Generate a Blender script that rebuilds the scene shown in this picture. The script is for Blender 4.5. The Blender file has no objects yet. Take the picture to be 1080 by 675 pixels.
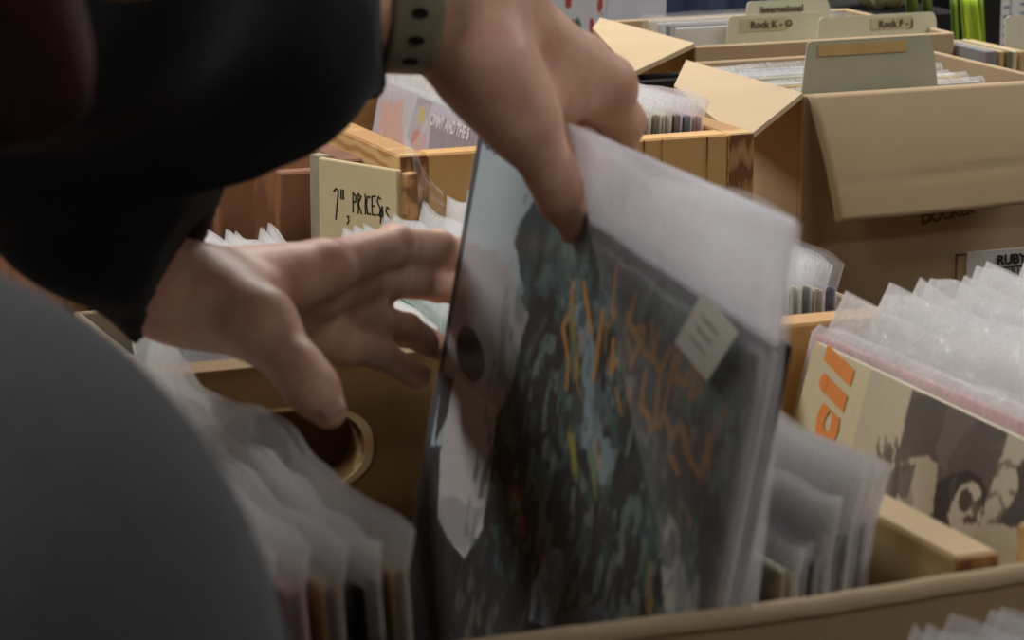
import bpy, math, random
import numpy as np
from mathutils import Matrix, Vector, noise
R = math.radians
SC = bpy.context.scene
COL = SC.collection
rnd = random.Random(7)

# ------------------------------------------------------------------ camera
PITCH, YAW, FPX = R(12.72), R(22.5), 3100.0
CAMZ = 0.61
cam = bpy.data.cameras.new('camera')
cam.sensor_width = 36.0
cam.lens = 36.0 * FPX / 1080.0
cam.clip_start = 0.05
cam.dof.use_dof = True
cam.dof.focus_distance = 1.95
cam.dof.aperture_fstop = 21.0
cam_ob = bpy.data.objects.new('camera', cam)
COL.objects.link(cam_ob)
cam_ob.location = (0, 0, CAMZ)
cam_ob.rotation_euler = (R(90) - PITCH, 0, -YAW)
SC.camera = cam_ob
SC.view_settings.view_transform = 'Standard'
SC.view_settings.look = 'None'
SC.view_settings.gamma = 1.0
SC.view_settings.use_curve_mapping = False
SC.view_settings.exposure = 0.0
SC.cycles.transparent_max_bounces = 48
SC.cycles.max_bounces = 10
SC.cycles.caustics_reflective = False
SC.cycles.caustics_refractive = False

CF = Vector((math.sin(YAW) * math.cos(PITCH), math.cos(YAW) * math.cos(PITCH), -math.sin(PITCH)))
CR = Vector((math.cos(YAW), -math.sin(YAW), 0))
CU = Vector((math.sin(YAW) * math.sin(PITCH), math.cos(YAW) * math.sin(PITCH), math.cos(PITCH)))
CO = Vector((0, 0, CAMZ))
def ray(x, y):
    return CF + CR * ((x - 540) / FPX) - CU * ((y - 337.5) / FPX)
def at(x, y, d):                      # survey point: photograph position and distance to a world point
    return CO + ray(x, y) * d
def at_z(x, y, z):
    r = ray(x, y); return CO + r * ((z - CAMZ) / r.z)
def at_y(x, y, Y):
    r = ray(x, y); return CO + r * (Y / r.y)

# ------------------------------------------------------------------ colour and materials
def lin(c):
    return tuple((v / 12.92 if v <= 0.04045 else ((v + 0.055) / 1.055) ** 2.4) for v in (x / 255.0 for x in c))
MATS = {}
def new_mat(name):
    m = bpy.data.materials.new(name); m.use_nodes = True
    nt = m.node_tree; b = nt.nodes['Principled BSDF']
    MATS[name] = m
    return m, nt, b
def coords(nt, scale=(1, 1, 1)):
    tc = nt.nodes.new('ShaderNodeTexCoord'); mp = nt.nodes.new('ShaderNodeMapping')
    mp.inputs['Scale'].default_value = scale
    nt.links.new(tc.outputs['Object'], mp.inputs['Vector'])
    return mp.outputs['Vector']
def ramp(nt, fac, stops):
    r = nt.nodes.new('ShaderNodeValToRGB'); e = r.color_ramp.elements
    e[0].position, e[0].color = stops[0][0], (*stops[0][1], 1)
    e[1].position, e[1].color = stops[-1][0], (*stops[-1][1], 1)
    for p, c in stops[1:-1]:
        n = e.new(p); n.color = (*c, 1)
    nt.links.new(fac, r.inputs['Fac'])
    return r.outputs['Color']
def noise_node(nt, vec, scale, detail=4, rough=.5, dist=0):
    n = nt.nodes.new('ShaderNodeTexNoise')
    n.inputs['Scale'].default_value = scale; n.inputs['Detail'].default_value = detail
    n.inputs['Roughness'].default_value = rough; n.inputs['Distortion'].default_value = dist
    nt.links.new(vec, n.inputs['Vector'])
    return n.outputs['Fac']
def bump(nt, b, h, strength=.3, dist=.001):
    n = nt.nodes.new('ShaderNodeBump'); n.inputs['Strength'].default_value = strength
    n.inputs['Distance'].default_value = dist
    nt.links.new(h, n.inputs['Height']); nt.links.new(n.outputs['Normal'], b.inputs['Normal'])
def mottled(name, c, rough=.7, var=.12, scale=(1, 1, 1), nscale=18, bmp=.15, spec=.3):
    if name in MATS: return MATS[name]
    m, nt, b = new_mat(name); c = lin(c)
    f = noise_node(nt, coords(nt, scale), nscale, 5, .6)
    lo = tuple(v * (1 - var) for v in c); hi = tuple(min(1, v * (1 + var)) for v in c)
    nt.links.new(ramp(nt, f, [(.3, lo), (.7, hi)]), b.inputs['Base Color'])
    b.inputs['Roughness'].default_value = rough
    b.inputs['Specular IOR Level'].default_value = spec
    if bmp: bump(nt, b, f, bmp)
    return m
def wood(name, a, c, scale=(1, 1, 1), rings=26, dist=3.0, rough=.6):
    m, nt, b = new_mat(name)
    vec = coords(nt, scale)
    w = nt.nodes.new('ShaderNodeTexWave'); w.wave_type = 'BANDS'; w.bands_direction = 'Z'
    w.inputs['Scale'].default_value = rings; w.inputs['Distortion'].default_value = dist
    w.inputs['Detail'].default_value = 2; w.inputs['Detail Scale'].default_value = 1.2
    nt.links.new(vec, w.inputs['Vector'])
    nf = noise_node(nt, vec, 60, 6, .6)
    mx = nt.nodes.new('ShaderNodeMath'); mx.operation = 'MULTIPLY_ADD'
    nt.links.new(nf, mx.inputs[0]); mx.inputs[1].default_value = .35
    nt.links.new(w.outputs['Fac'], mx.inputs[2])
    col = ramp(nt, mx.outputs[0], [(.15, lin(a)), (.75, tuple((x + y) / 2 for x, y in zip(lin(a), lin(c)))), (1.0, lin(c))])
    nt.links.new(col, b.inputs['Base Color'])
    b.inputs['Roughness'].default_value = rough; b.inputs['Specular IOR Level'].default_value = .3
    bump(nt, b, mx.outputs[0], .15)
    return m
def film(name, lo=.16, hi=.75, tint=(.86, .86, .88), rough=.22, streak=(1.5, 9, 4), tl_mix=.5):
    """thin crinkled polythene: mostly clear face on, milky where it turns edge on or creases"""
    m = bpy.data.materials.new(name); m.use_nodes = True; nt = m.node_tree
    nt.nodes.clear(); N = nt.nodes.new; L = nt.links.new
    out = N('ShaderNodeOutputMaterial')
    tr = N('ShaderNodeBsdfTransparent'); pb = N('ShaderNodeBsdfPrincipled')
    pb.inputs['Base Color'].default_value = (*tint, 1); pb.inputs['Roughness'].default_value = rough
    pb.inputs['Specular IOR Level'].default_value = .8
    tl = N('ShaderNodeBsdfTranslucent'); tl.inputs['Color'].default_value = (*tint, 1)
    mt = N('ShaderNodeMixShader'); mt.inputs[0].default_value = tl_mix
    L(pb.outputs[0], mt.inputs[1]); L(tl.outputs[0], mt.inputs[2])
    vec = coords(nt, streak); nf = noise_node(nt, vec, 6, 4, .65, .6)
    bp = N('ShaderNodeBump'); bp.inputs['Strength'].default_value = .85; bp.inputs['Distance'].default_value = .004
    L(nf, bp.inputs['Height']); L(bp.outputs[0], pb.inputs['Normal'])
    lw = N('ShaderNodeLayerWeight'); lw.inputs['Blend'].default_value = .45; L(bp.outputs[0], lw.inputs['Normal'])
    cr = N('ShaderNodeMapRange'); cr.inputs['From Min'].default_value = .58; cr.inputs['From Max'].default_value = .75
    cr.inputs['To Min'].default_value = 0; cr.inputs['To Max'].default_value = .16; L(nf, cr.inputs['Value'])
    mr = N('ShaderNodeMapRange'); mr.inputs['To Min'].default_value = lo; mr.inputs['To Max'].default_value = hi
    L(lw.outputs['Facing'], mr.inputs['Value'])
    ad = N('ShaderNodeMath'); ad.operation = 'ADD'; ad.use_clamp = True
    L(mr.outputs[0], ad.inputs[0]); L(cr.outputs[0], ad.inputs[1])
    mx = N('ShaderNodeMixShader'); L(ad.outputs[0], mx.inputs[0]); L(tr.outputs[0], mx.inputs[1]); L(mt.outputs[0], mx.inputs[2])
    L(mx.outputs[0], out.inputs['Surface'])
    MATS[name] = m
    return m
def attr_mat(name, rough=.5, spec=.4, coat=0):
    m, nt, b = new_mat(name)
    a = nt.nodes.new('ShaderNodeAttribute'); a.attribute_name = 'print'
    nt.links.new(a.outputs['Color'], b.inputs['Base Color'])
    b.inputs['Roughness'].default_value = rough; b.inputs['Specular IOR Level'].default_value = spec
    return m

FILM = film('polythene film', .12, .66)
FILM_HAZY = film('hazy polythene film', .08, .26, (.86, .85, .88), .3, (1, 3, 2), .7)
FILM_MILK = film('folded milky polythene', .55, .85, (.90, .88, .92), .4, (1, 4, 2), .6)
FILM_FINE = film('clear polythene film', .01, .12)
PRINT = attr_mat('printed card', .35)
PRINT_MATT = attr_mat('matt printed card', .6)
PINE = wood('pale pine', (212, 168, 108), (196, 148, 86), (.5, .5, .25), 9, 3)
PINE_SIDE = wood('figured pine', (208, 172, 118), (174, 130, 80), (1.2, 1.2, 3.2), 9, 9)
PINE_DARK = wood('shade browned pine', (134, 90, 62), (106, 68, 46), (2.5, 2.5, .4), 8, 3)  # reddish crate wood, with the shade on it put into the colour
PINE_SHADE = wood('deep shade pine', (84, 62, 46), (58, 44, 34), (2.5, 2.5, .4), 8, 3)  # deeper shade behind the slats put into the wood colour
PLY_SHADED = wood('shade darkened plywood', (146, 116, 74), (120, 92, 56), (.5, .5, 1.2), 6, 6)  # shade inside the front crate put into the board colour
PINE_LIGHT = wood('fresh cut pine', (222, 196, 146), (204, 172, 120), (.4, .4, 1.5), 10, 3)
PLY = wood('honey plywood', (182, 146, 94), (160, 122, 72), (.5, .5, 1.2), 6, 6)
ENDGRAIN = wood('rough end grain', (186, 140, 90), (124, 84, 50), (3, 3, .4), 26, 6, .85)
CARD = mottled('brown corrugated card', (176, 152, 120), .8, .05, (1, 1, 1), 9, .12)
CARD_LIT = mottled('lit kraft card', (180, 158, 126), .8, .05, (1, 1, 1), 12, .1)  # brighter copy of the brown card, light on it put into the colour
CARD_DARK = mottled('grey brown card', (138, 122, 100), .85, .06, (1, 1, 1), 9, .1)
CREAM = mottled('cream index card', (206, 202, 176), .6, .04)
CREAM_G = mottled('grey green index card', (176, 174, 150), .6, .04)
LABEL = mottled('beige paper label', (190, 180, 146), .6, .05)
TAPE = mottled('yellowed sticky tape', (200, 168, 112), .4, .10, (1, 1, 1), 30)
WHITE = mottled('white paper', (205, 203, 198), .6, .03)
INK = mottled('black ink', (32, 28, 26), .6, .05)
INK_SOFT = mottled('faded ink', (96, 88, 72), .6, .05)
STAMP = mottled('brown printed outline', (112, 84, 58), .7, .05)
VINYL = mottled('black vinyl', (14, 14, 15), .25, .05)
ORANGE = mottled('orange ink', (226, 140, 62), .6, .05)
SHADOWCARD = mottled('black card and shade', (22, 20, 19), .8, .05)

def obj(name, me, mat=None, parent=None, mw=None):
    o = bpy.data.objects.new(name, me)
    if mat is not None and not me.materials: me.materials.append(mat)
    COL.objects.link(o)
    if parent is not None: o.parent = parent
    if mw is not None: o.matrix_local = mw
    return o
def tag(o, label, cat, group=None):
    o['label'] = label; o['category'] = cat
    if group: o['group'] = group
    return o
def thing(name, label, cat, mw=None, group=None):
    o = bpy.data.objects.new(name, None); COL.objects.link(o)
    o.empty_display_size = .02
    if mw is not None: o.matrix_local = mw if isinstance(mw, Matrix) else Matrix.Translation(mw)
    return tag(o, label, cat, group)
def struct(name, me, mat):
    o = obj(name, me, mat); o['kind'] = 'structure'; return o

def mesh(name, verts, faces, smooth=False):
    me = bpy.data.meshes.new(name); me.from_pydata([tuple(v) for v in verts], [], [tuple(f) for f in faces]); me.update()
    if smooth: me.polygons.foreach_set('use_smooth', [True] * len(me.polygons))
    return me
class MB:
    def __init__(s): s.v = []; s.f = []
    def add(s, vs, fs):
        n = len(s.v); s.v += [Vector(v) for v in vs]; s.f += [tuple(i + n for i in f) for f in fs]; return s
    def box(s, a, b, bev=0.0):
        """axis aligned box a..b with chamfered edges"""
        (x0, y0, z0), (x1, y1, z1) = a, b
        if bev <= 0:
            vs = [(x, y, z) for z in (z0, z1) for y in (y0, y1) for x in (x0, x1)]
            return s.add(vs, [(0, 2, 3, 1), (4, 5, 7, 6), (0, 1, 5, 4), (2, 6, 7, 3), (0, 4, 6, 2), (1, 3, 7, 5)])
        c = ((x0 + x1) / 2, (y0 + y1) / 2, (z0 + z1) / 2); h = ((x1 - x0) / 2, (y1 - y0) / 2, (z1 - z0) / 2)
        bev = min(bev, min(h) * .9)
        vs = []; idx = {}
        for sx in (-1, 1):
            for sy in (-1, 1):
                for sz in (-1, 1):
                    for k in range(3):
                        p = [c[i] + (sx, sy, sz)[i] * (h[i] - (0 if i == k else bev)) for i in range(3)]
                        idx[(sx, sy, sz, k)] = len(vs); vs.append(p)
        fs = []
        for k in range(3):
            i, j = (k + 1) % 3, (k + 2) % 3
            for sgn in (-1, 1):
                q = []
                for (u, w) in ((-1, -1), (1, -1), (1, 1), (-1, 1)):
                    t = [0, 0, 0]; t[k] = sgn; t[i] = u; t[j] = w; q.append(idx[(*t, k)])
                fs.append(tuple(q if sgn > 0 else q[::-1]))
            for a_ in (-1, 1):
                for b_ in (-1, 1):
                    t0 = [0, 0, 0]; t1 = [0, 0, 0]; t0[k] = -1; t1[k] = 1; t0[i] = t1[i] = a_; t0[j] = t1[j] = b_
                    q = [idx[(*t0, i)], idx[(*t1, i)], idx[(*t1, j)], idx[(*t0, j)]]
                    fs.append(tuple(q if a_ * b_ > 0 else q[::-1]))
        for sx in (-1, 1):
            for sy in (-1, 1):
                for sz in (-1, 1):
                    q = [idx[(sx, sy, sz, k)] for k in range(3)]
                    fs.append(tuple(q if sx * sy * sz > 0 else q[::-1]))
        return s.add(vs, fs)
    def slab(s, pts, thick):
        """polygon of 3-D points given real thickness along its normal"""
        pts = [Vector(p) for p in pts]; n = (pts[1] - pts[0]).cross(pts[2] - pts[0]).normalized() * thick / 2
        k = len(pts)
        vs = [p + n for p in pts] + [p - n for p in pts]
        fs = [tuple(range(k)), tuple(range(2 * k - 1, k - 1, -1))] + [(i, i + k, (i + 1) % k + k, (i + 1) % k) for i in range(k)]
        return s.add(vs, fs)
    def me(s, name, smooth=False): return mesh(name, s.v, s.f, smooth)
def grid_sheet(fn, nu, nv, thick=0.0, name='sheet', smooth=True):
    """surface fn(u,v)->Vector sampled on a grid, closed into a solid when thick"""
    P = [[Vector(fn(i / nu, j / nv)) for i in range(nu + 1)] for j in range(nv + 1)]
    W = nu + 1
    vs = [p for r in P for p in r]; fs = [(j * W + i, j * W + i + 1, (j + 1) * W + i + 1, (j + 1) * W + i) for j in range(nv) for i in range(nu)]
    if thick:
        me0 = mesh('t', vs, fs); nn = [v.normal.copy() for v in me0.vertices]; bpy.data.meshes.remove(me0)
        n0 = len(vs)
        vs = [v + n * thick / 2 for v, n in zip(vs, nn)] + [v - n * thick / 2 for v, n in zip(vs, nn)]
        fs = fs + [tuple(i + n0 for i in f[::-1]) for f in fs]
        edge = [i for i in range(W)] + [j * W + nu for j in range(1, nv + 1)] + [nv * W + i for i in range(nu - 1, -1, -1)] + [j * W for j in range(nv - 1, 0, -1)]
        for a, b in zip(edge, edge[1:] + edge[:1]): fs.append((a, a + n0, b + n0, b))
    return mesh(name, vs, fs, smooth)

# ------------------------------------------------------------------ printed pictures: colours laid on a fine grid of the card itself
class Art:
    def __init__(s, n, m, base):
        s.n, s.m = n, m
        s.S, s.T = np.meshgrid(np.linspace(0, 1, n + 1), np.linspace(0, 1, m + 1))
        s.C = np.zeros((m + 1, n + 1, 3)); s.C[:] = lin(base)
    def noise(s, fx, fy, seed=0):
        r = np.random.RandomState(seed); out = 0
        for o in range(4):
            g = r.rand(int(fy * 2 ** o) + 3, int(fx * 2 ** o) + 3)
            x = s.S * fx * 2 ** o; y = s.T * fy * 2 ** o; i = x.astype(int); j = y.astype(int); a = x - i; b = y - j
            a = a * a * (3 - 2 * a); b = b * b * (3 - 2 * b)
            out = out + ((g[j, i] * (1 - a) + g[j, i + 1] * a) * (1 - b) + (g[j + 1, i] * (1 - a) + g[j + 1, i + 1] * a) * b) / 2 ** o
        return out / 1.875
    def put(s, mask, c, al=1.0):
        c = np.array(lin(c)); k = (np.clip(mask, 0, 1) * al)[..., None]; s.C = s.C * (1 - k) + c * k
    def poly(s, pts, c, al=1.0, wob=0.0, seed=1):
        S, T = s.S, s.T
        if wob: S = S + (s.noise(14, 14, seed) - .5) * wob; T = T + (s.noise(14, 14, seed + 9) - .5) * wob
        ins = np.zeros(S.shape, bool); k = len(pts)
        for i in range(k):
            (x0, y0), (x1, y1) = pts[i], pts[(i + 1) % k]
            if y0 == y1: continue
            cnd = ((y0 > T) != (y1 > T)) & (S < (x1 - x0) * (T - y0) / (y1 - y0) + x0)
            ins ^= cnd
        s.put(ins.astype(float), c, al)
    def ell(s, cx, cy, rx, ry, c, al=1.0, wob=0.0, seed=2):
        S, T = s.S, s.T
        if wob: S = S + (s.noise(14, 14, seed) - .5) * wob; T = T + (s.noise(14, 14, seed + 9) - .5) * wob
        s.put((((S - cx) / rx) ** 2 + ((T - cy) / ry) ** 2 < 1).astype(float), c, al)
    def line(s, pts, w, c, al=1.0):
        d = np.full(s.S.shape, 9.0)
        for (x0, y0), (x1, y1) in zip(pts, pts[1:]):
            dx, dy = x1 - x0, y1 - y0; L = dx * dx + dy * dy + 1e-12
            t = np.clip(((s.S - x0) * dx + (s.T - y0) * dy) / L, 0, 1)
            d = np.minimum(d, np.hypot(s.S - x0 - t * dx, s.T - y0 - t * dy))
        s.put((d < w).astype(float), c, al)
    def panel(s, name, w, h):
        """picture panel lying on the -X side: s runs from y=w to y=0, t from z=h to z=0"""
        n, m = s.n, s.m; W = n + 1
        ys = (w * (1 - s.S)).ravel(); zs = (h * (1 - s.T)).ravel()
        me = bpy.data.meshes.new(name); me.vertices.add(len(ys))
        co = np.zeros((len(ys), 3)); co[:, 1] = ys; co[:, 2] = zs
        me.vertices.foreach_set('co', co.ravel())
        j, i = np.meshgrid(np.arange(m), np.arange(n), indexing='ij')
        a = (j * W + i).ravel(); q = np.stack([a, a + W, a + W + 1, a + 1], 1)
        me.loops.add(q.size); me.polygons.add(len(q))
        me.polygons.foreach_set('loop_start', np.arange(0, q.size, 4)); me.loops.foreach_set('vertex_index', q.ravel())
        me.update(calc_edges=True)
        at_ = me.color_attributes.new('print', 'FLOAT_COLOR', 'POINT')
        cc = np.ones((len(ys), 4)); cc[:, :3] = s.C.reshape(-1, 3); at_.data.foreach_set('color', cc.ravel())
        return me
def text_mesh(body, size, bold=0.0, shear=0.0, space=1.0, ext=.0002, align='LEFT'):
    cu = bpy.data.curves.new('txt', 'FONT'); cu.body = body; cu.size = size; cu.offset = bold; cu.shear = shear
    cu.space_character = space; cu.extrude = ext; cu.align_x = align; cu.resolution_u = 3
    o = bpy.data.objects.new('txt', cu); COL.objects.link(o); bpy.context.view_layer.update()
    me = bpy.data.meshes.new_from_object(o.evaluated_get(bpy.context.evaluated_depsgraph_get()))
    me.name = 'lettering'
    bpy.data.objects.remove(o); bpy.data.curves.remove(cu); me.materials.clear()
    return me
def frame(o, r, u):
    """matrix whose x axis is r, y axis u, origin o"""
    r = Vector(r).normalized(); u = Vector(u); u = (u - r * u.dot(r)).normalized(); n = r.cross(u)
    M = Matrix((r, u, n)).transposed().to_4x4(); M.translation = Vector(o); return M

# ------------------------------------------------------------------ room shell
FLOOR, TABLE, CEIL = -.80, -.045, 1.95
X0, X1, Y0, Y1 = -2.6, 4.4, -2.2, 5.6
def wallbox(a, b): return MB().box(a, b).me('shell')
struct('floor', wallbox((X0, Y0, FLOOR - .1), (X1, Y1, FLOOR)), mottled('grey vinyl floor', (92, 90, 88), .5, .08))
struct('ceiling', wallbox((X0, Y0, CEIL), (X1, Y1, CEIL + .1)), mottled('off white ceiling tile', (190, 188, 182), .9, .03))
WALLM = mottled('warm grey wall paint', (120, 114, 106), .85, .03)
struct('wall_back', wallbox((X0, Y1, FLOOR), (X1, Y1 + .1, CEIL)), WALLM)
struct('wall_front', wallbox((X0, Y0 - .1, FLOOR), (X1, Y0, CEIL)), mottled('dark grey wall paint', (58, 56, 56), .85, .03))
struct('wall_left', wallbox((X0 - .1, Y0, FLOOR), (X0, Y1, CEIL)), mottled('dim grey wall paint', (58, 56, 56), .85, .03))
struct('wall_right', wallbox((X1, Y0, FLOOR), (X1 + .1, Y1, CEIL)), WALLM)

# lights: ceiling troffers far and right of the tables, then three added fill panels
EM = bpy.data.materials.new('lit diffuser'); EM.use_nodes = True
EM.node_tree.nodes['Principled BSDF'].inputs['Emission Color'].default_value = (1, .98, .95, 1)
EM.node_tree.nodes['Principled BSDF'].inputs['Emission Strength'].default_value = 2.0
FRM = mottled('white enamel', (190, 190, 188), .4, .02)
LIGHTS = [((1.6, 3.0), 44, 'ceiling light panel over the far end of the record tables'),
          ((2.9, 1.5), 40, 'ceiling light panel right of the record tables'),
          ((-.7, 2.7), 48, 'added ceiling light panel brightening the left faces of the records'),  # added panel, brightens surfaces that face left
          ((1.2, -.8), 7, 'added fill light panel behind the photographer'),  # added weak fill for surfaces that face the camera
          ((-1.3, .6), 24, 'added fill light panel to the left of the people')]  # added side fill for the record faces
for (lx, ly), pw, lab in LIGHTS:
    t = thing('ceiling_or_added_light', lab, 'ceiling light', (lx, ly, CEIL), 'ceiling and added light panels')
    f = MB()
    for a, b in (((-.62, -.32, -.03), (.62, -.29, 0)), ((-.62, .29, -.03), (.62, .32, 0)), ((-.62, -.29, -.03), (-.59, .29, 0)), ((.59, -.29, -.03), (.62, .29, 0))):
        f.box(a, b, .002)
    obj('frame', f.me('frame'), FRM, t)
    obj('diffuser', MB().box((-.59, -.29, -.022), (.59, .29, -.01)).me('diffuser'), EM, t)
    ld = bpy.data.lights.new('panel_lamp', 'AREA'); ld.shape = 'RECTANGLE'; ld.size = 1.15; ld.size_y = .55
    ld.energy = pw; ld.color = (1, .98, .95)
    lo = bpy.data.objects.new('panel_lamp', ld); COL.objects.link(lo); lo.location = (lx, ly, CEIL - .035)
w = bpy.data.worlds.new('world'); SC.world = w; w.use_nodes = True
w.node_tree.nodes['Background'].inputs['Color'].default_value = (.8, .88, 1, 1)
w.node_tree.nodes['Background'].inputs['Strength'].default_value = .25

# table
tt = thing('trestle_table', 'long folding table carrying the crates and boxes of records', 'table', (.02, .30, FLOOR))
TW, TD, TH = 2.4, 2.75, TABLE - FLOOR
obj('tabletop', MB().box((0, 0, TH - .035), (TW, TD, TH), .006).me('tabletop'), mottled('brown laminate', (70, 58, 48), .6, .06), tt)
LEGM = mottled('grey steel', (90, 92, 95), .4, .05)
for lx in (.25, TW - .25):
    for ly in (.3, TD - .3):
        obj('leg', MB().box((lx - .018, ly - .018, 0), (lx + .018, ly + .018, TH - .035), .004).me('leg'), LEGM, tt)

# ------------------------------------------------------------------ sleeved records
def rec_matrix(Xtop, Yn, ztop, h, lean=0.0, yaw=0.0, tilt=0.0):
    Rm = Matrix.Rotation(R(yaw), 4, 'Z') @ Matrix.Rotation(R(lean), 4, 'Y') @ Matrix.Rotation(R(tilt), 4, 'X')
    top = Vector((Xtop, Yn, ztop)); return Matrix.Translation(top - Rm @ Vector((0, 0, h))) @ Rm
def bag_mesh(w, h, t, up, amp, seed, ny=48, over=.005):
    rr = random.Random(seed)
    ph = [(rr.uniform(0, 6.28), rr.uniform(14, 46), rr.uniform(.4, 1)) for _ in range(6)]
    ph2 = [(rr.uniform(0, 6.28), rr.uniform(60, 150), rr.uniform(.2, .8)) for _ in range(6)]
    loop = [(-1, i / ny) for i in range(ny + 1)] + [(1, 1 - i / ny) for i in range(ny + 1)]
    zs = [-.002, h * .3, h * .6, h * .8, h * .9, h * .96, h, h + up * .33, h + up * .66, h + up]
    vs, n = [], len(loop); flare = rr.uniform(-.006, .006)
    for zi, z in enumerate(zs):
        k = max(0, (z - h * .55) / (h * .45)); over_top = max(0, (z - h) / max(up, 1e-6))
        for sx, f in loop:
            y = -over + f * (w + 2 * over)
            wav = sum(a * math.sin(p + fr * y + z * 22) for p, fr, a in ph) / 3
            fin = sum(a * math.sin(p + fr * y - z * 40) for p, fr, a in ph2) / 3
            e = min(1, f * 14, (1 - f) * 14)
            half = (t / 2 + .0012) * (.35 + .65 * e)
            x = sx * half * (1 - .55 * over_top) + amp * (wav * k * .6 + fin * .25 * (.3 + over_top * 1.0)) + flare * over_top
            zz = z + (amp * (wav * .9 + fin * .45) * over_top if z > h else 0)
            y += amp * .4 * fin * over_top
            vs.append((x, y, zz))
    fs = [(a * n + i, a * n + (i + 1) % n, (a + 1) * n + (i + 1) % n, (a + 1) * n + i) for a in range(len(zs) - 1) for i in range(n)]
    fs.append(tuple(range(n - 1, -1, -1)))
    return mesh('polythene_sleeve', vs, fs, True)
def cover_mesh(w, h, t, mouth=True, warp=0.0):
    """folded card cover: closed at the back edge, two boards parting slightly at the mouth nearest y=0"""
    b = min(.0012, t * .3); m = MB()
    if not mouth: return m.box((-t / 2, 0, 0), (t / 2, w, h), b).me('card_cover')
    g = t * .26
    m.box((-t / 2, 0, 0), (-g, w, h), b * .6); m.box((g, 0, 0), (t / 2, w, h), b * .6)
    m.box((-g, .004, 0), (g, w, .002)); m.box((-g, .004, h - .002), (g, w, h)); m.box((-g, w - .002, .002), (g, w, h - .002))
    return m.me('card_cover')
def disc_mesh(r, t):
    v = []; n = 40
    for s_ in (-1, 1):
        for rr_ in (.0036, r): v += [(s_ * t / 2, rr_ * math.cos(6.2832 * i / n), rr_ * math.sin(6.2832 * i / n)) for i in range(n)]
    f = []
    for i in range(n):
        j = (i + 1) % n
        f += [(i, j, n + j, n + i), (2 * n + i, 3 * n + i, 3 * n + j, 2 * n + j), (n + i, n + j, 3 * n + j, 3 * n + i), (i, 2 * n + i, 2 * n + j, j)]
    return mesh('vinyl_disc', v, f)
COLS = {'cream': (206, 198, 172), 'white': (208, 206, 202), 'grey': (128, 126, 124), 'charcoal': (52, 50, 50), 'black': (26, 24, 26),
        'tan': (186, 156, 112), 'brown': (98, 74, 58), 'purple': (92, 82, 112), 'navy': (46, 54, 78), 'olive': (118, 114, 84),
        'green': (84, 118, 86), 'red': (170, 60, 52), 'mustard': (196, 158, 62), 'pink': (198, 150, 148), 'pale blue': (140, 156, 172),
        'orange': (200, 124, 60), 'buff': (192, 182, 156)}
FILM_DENSE = film('old milky polythene', .26, .80, (.84, .83, .83), .14, (2.5, 7, 7), .5)
def cmat(c): return mottled(c + ' printed card', COLS[c], .5, .10, (1, 1, 1), 22, .04)
BAGS, COVERS = {}, {}
ORD = ['first', 'second', 'third', 'fourth', 'fifth', 'sixth', 'seventh', 'eighth', 'ninth', 'tenth', 'eleventh', 'twelfth', 'thirteenth', 'fourteenth', 'fifteenth', 'sixteenth', 'seventeenth', 'eighteenth']
def record(label, colour, Xtop, Yn, ztop, w=.315, h=.315, t=.0042, lean=0, yaw=0, tilt=0, up=.016, amp=.003, bag=FILM, group=None, art=None, kind='record_sleeve', seed=None, cat='record'):
    T = thing(kind, label, cat, rec_matrix(Xtop, Yn, ztop, h, lean, yaw, tilt), group)
    ck = (w, h, t)
    if ck not in COVERS: COVERS[ck] = cover_mesh(w, h, t)
    me = COVERS[ck].copy(); c = obj('card_cover', me, cmat(colour), T)
    if art is not None:
        obj('front_picture', art, PRINT, T, Matrix.Translation((-t / 2 - .0002, 0, 0)))
    if bag is not None:
        seed = rnd.randrange(5) if seed is None else seed
        bk = (w, h, t, up, amp, seed)
        if bk not in BAGS: BAGS[bk] = bag_mesh(w, h, t, up, amp, seed)
        me = BAGS[bk].copy(); obj('polythene_sleeve', me, bag, T)
    return T

# left stack of the front crate
cols = ['olive', 'brown', 'cream', 'grey', 'black', 'charcoal', 'white', 'mustard', 'brown', 'pink', 'tan', 'black', 'tan']
n = len(cols); xs = 0.188
for i, c in enumerate(cols):
    x = xs + i * .0128
    record('%s record in polythene, %s from the left of the stack under the reaching hand' % (c, ORD[i]), c, x, .925 + rnd.uniform(-.004, .006),
           .290 + rnd.uniform(-.004, .004) + (.005 if i > 8 else 0), lean=-7 + i * .25, yaw=rnd.uniform(-.8, .8), up=rnd.uniform(.014, .020), amp=.0038,
           t=.0075, bag=FILM_DENSE, group='records in the left stack of the front crate')
# right stack of the front crate
cols = ['cream', 'black', 'navy', 'white', 'grey', 'brown', 'buff', 'grey', 'white']
for i, c in enumerate(cols):
    x = .495 + i * .0058
    record('%s record in polythene, %s behind the lifted record' % (c, ORD[i]), c, x, .925 + i * .003 + rnd.uniform(-.003, .003),
           .276 + rnd.uniform(-.004, .006) + i * .0012, lean=4 + i * .3, yaw=rnd.uniform(-.6, .6), up=.024 if i > 2 else .010, amp=.0032, t=.0048, bag=FILM_DENSE if i > 2 else FILM,
           group='records in the right stack of the front crate')

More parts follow.
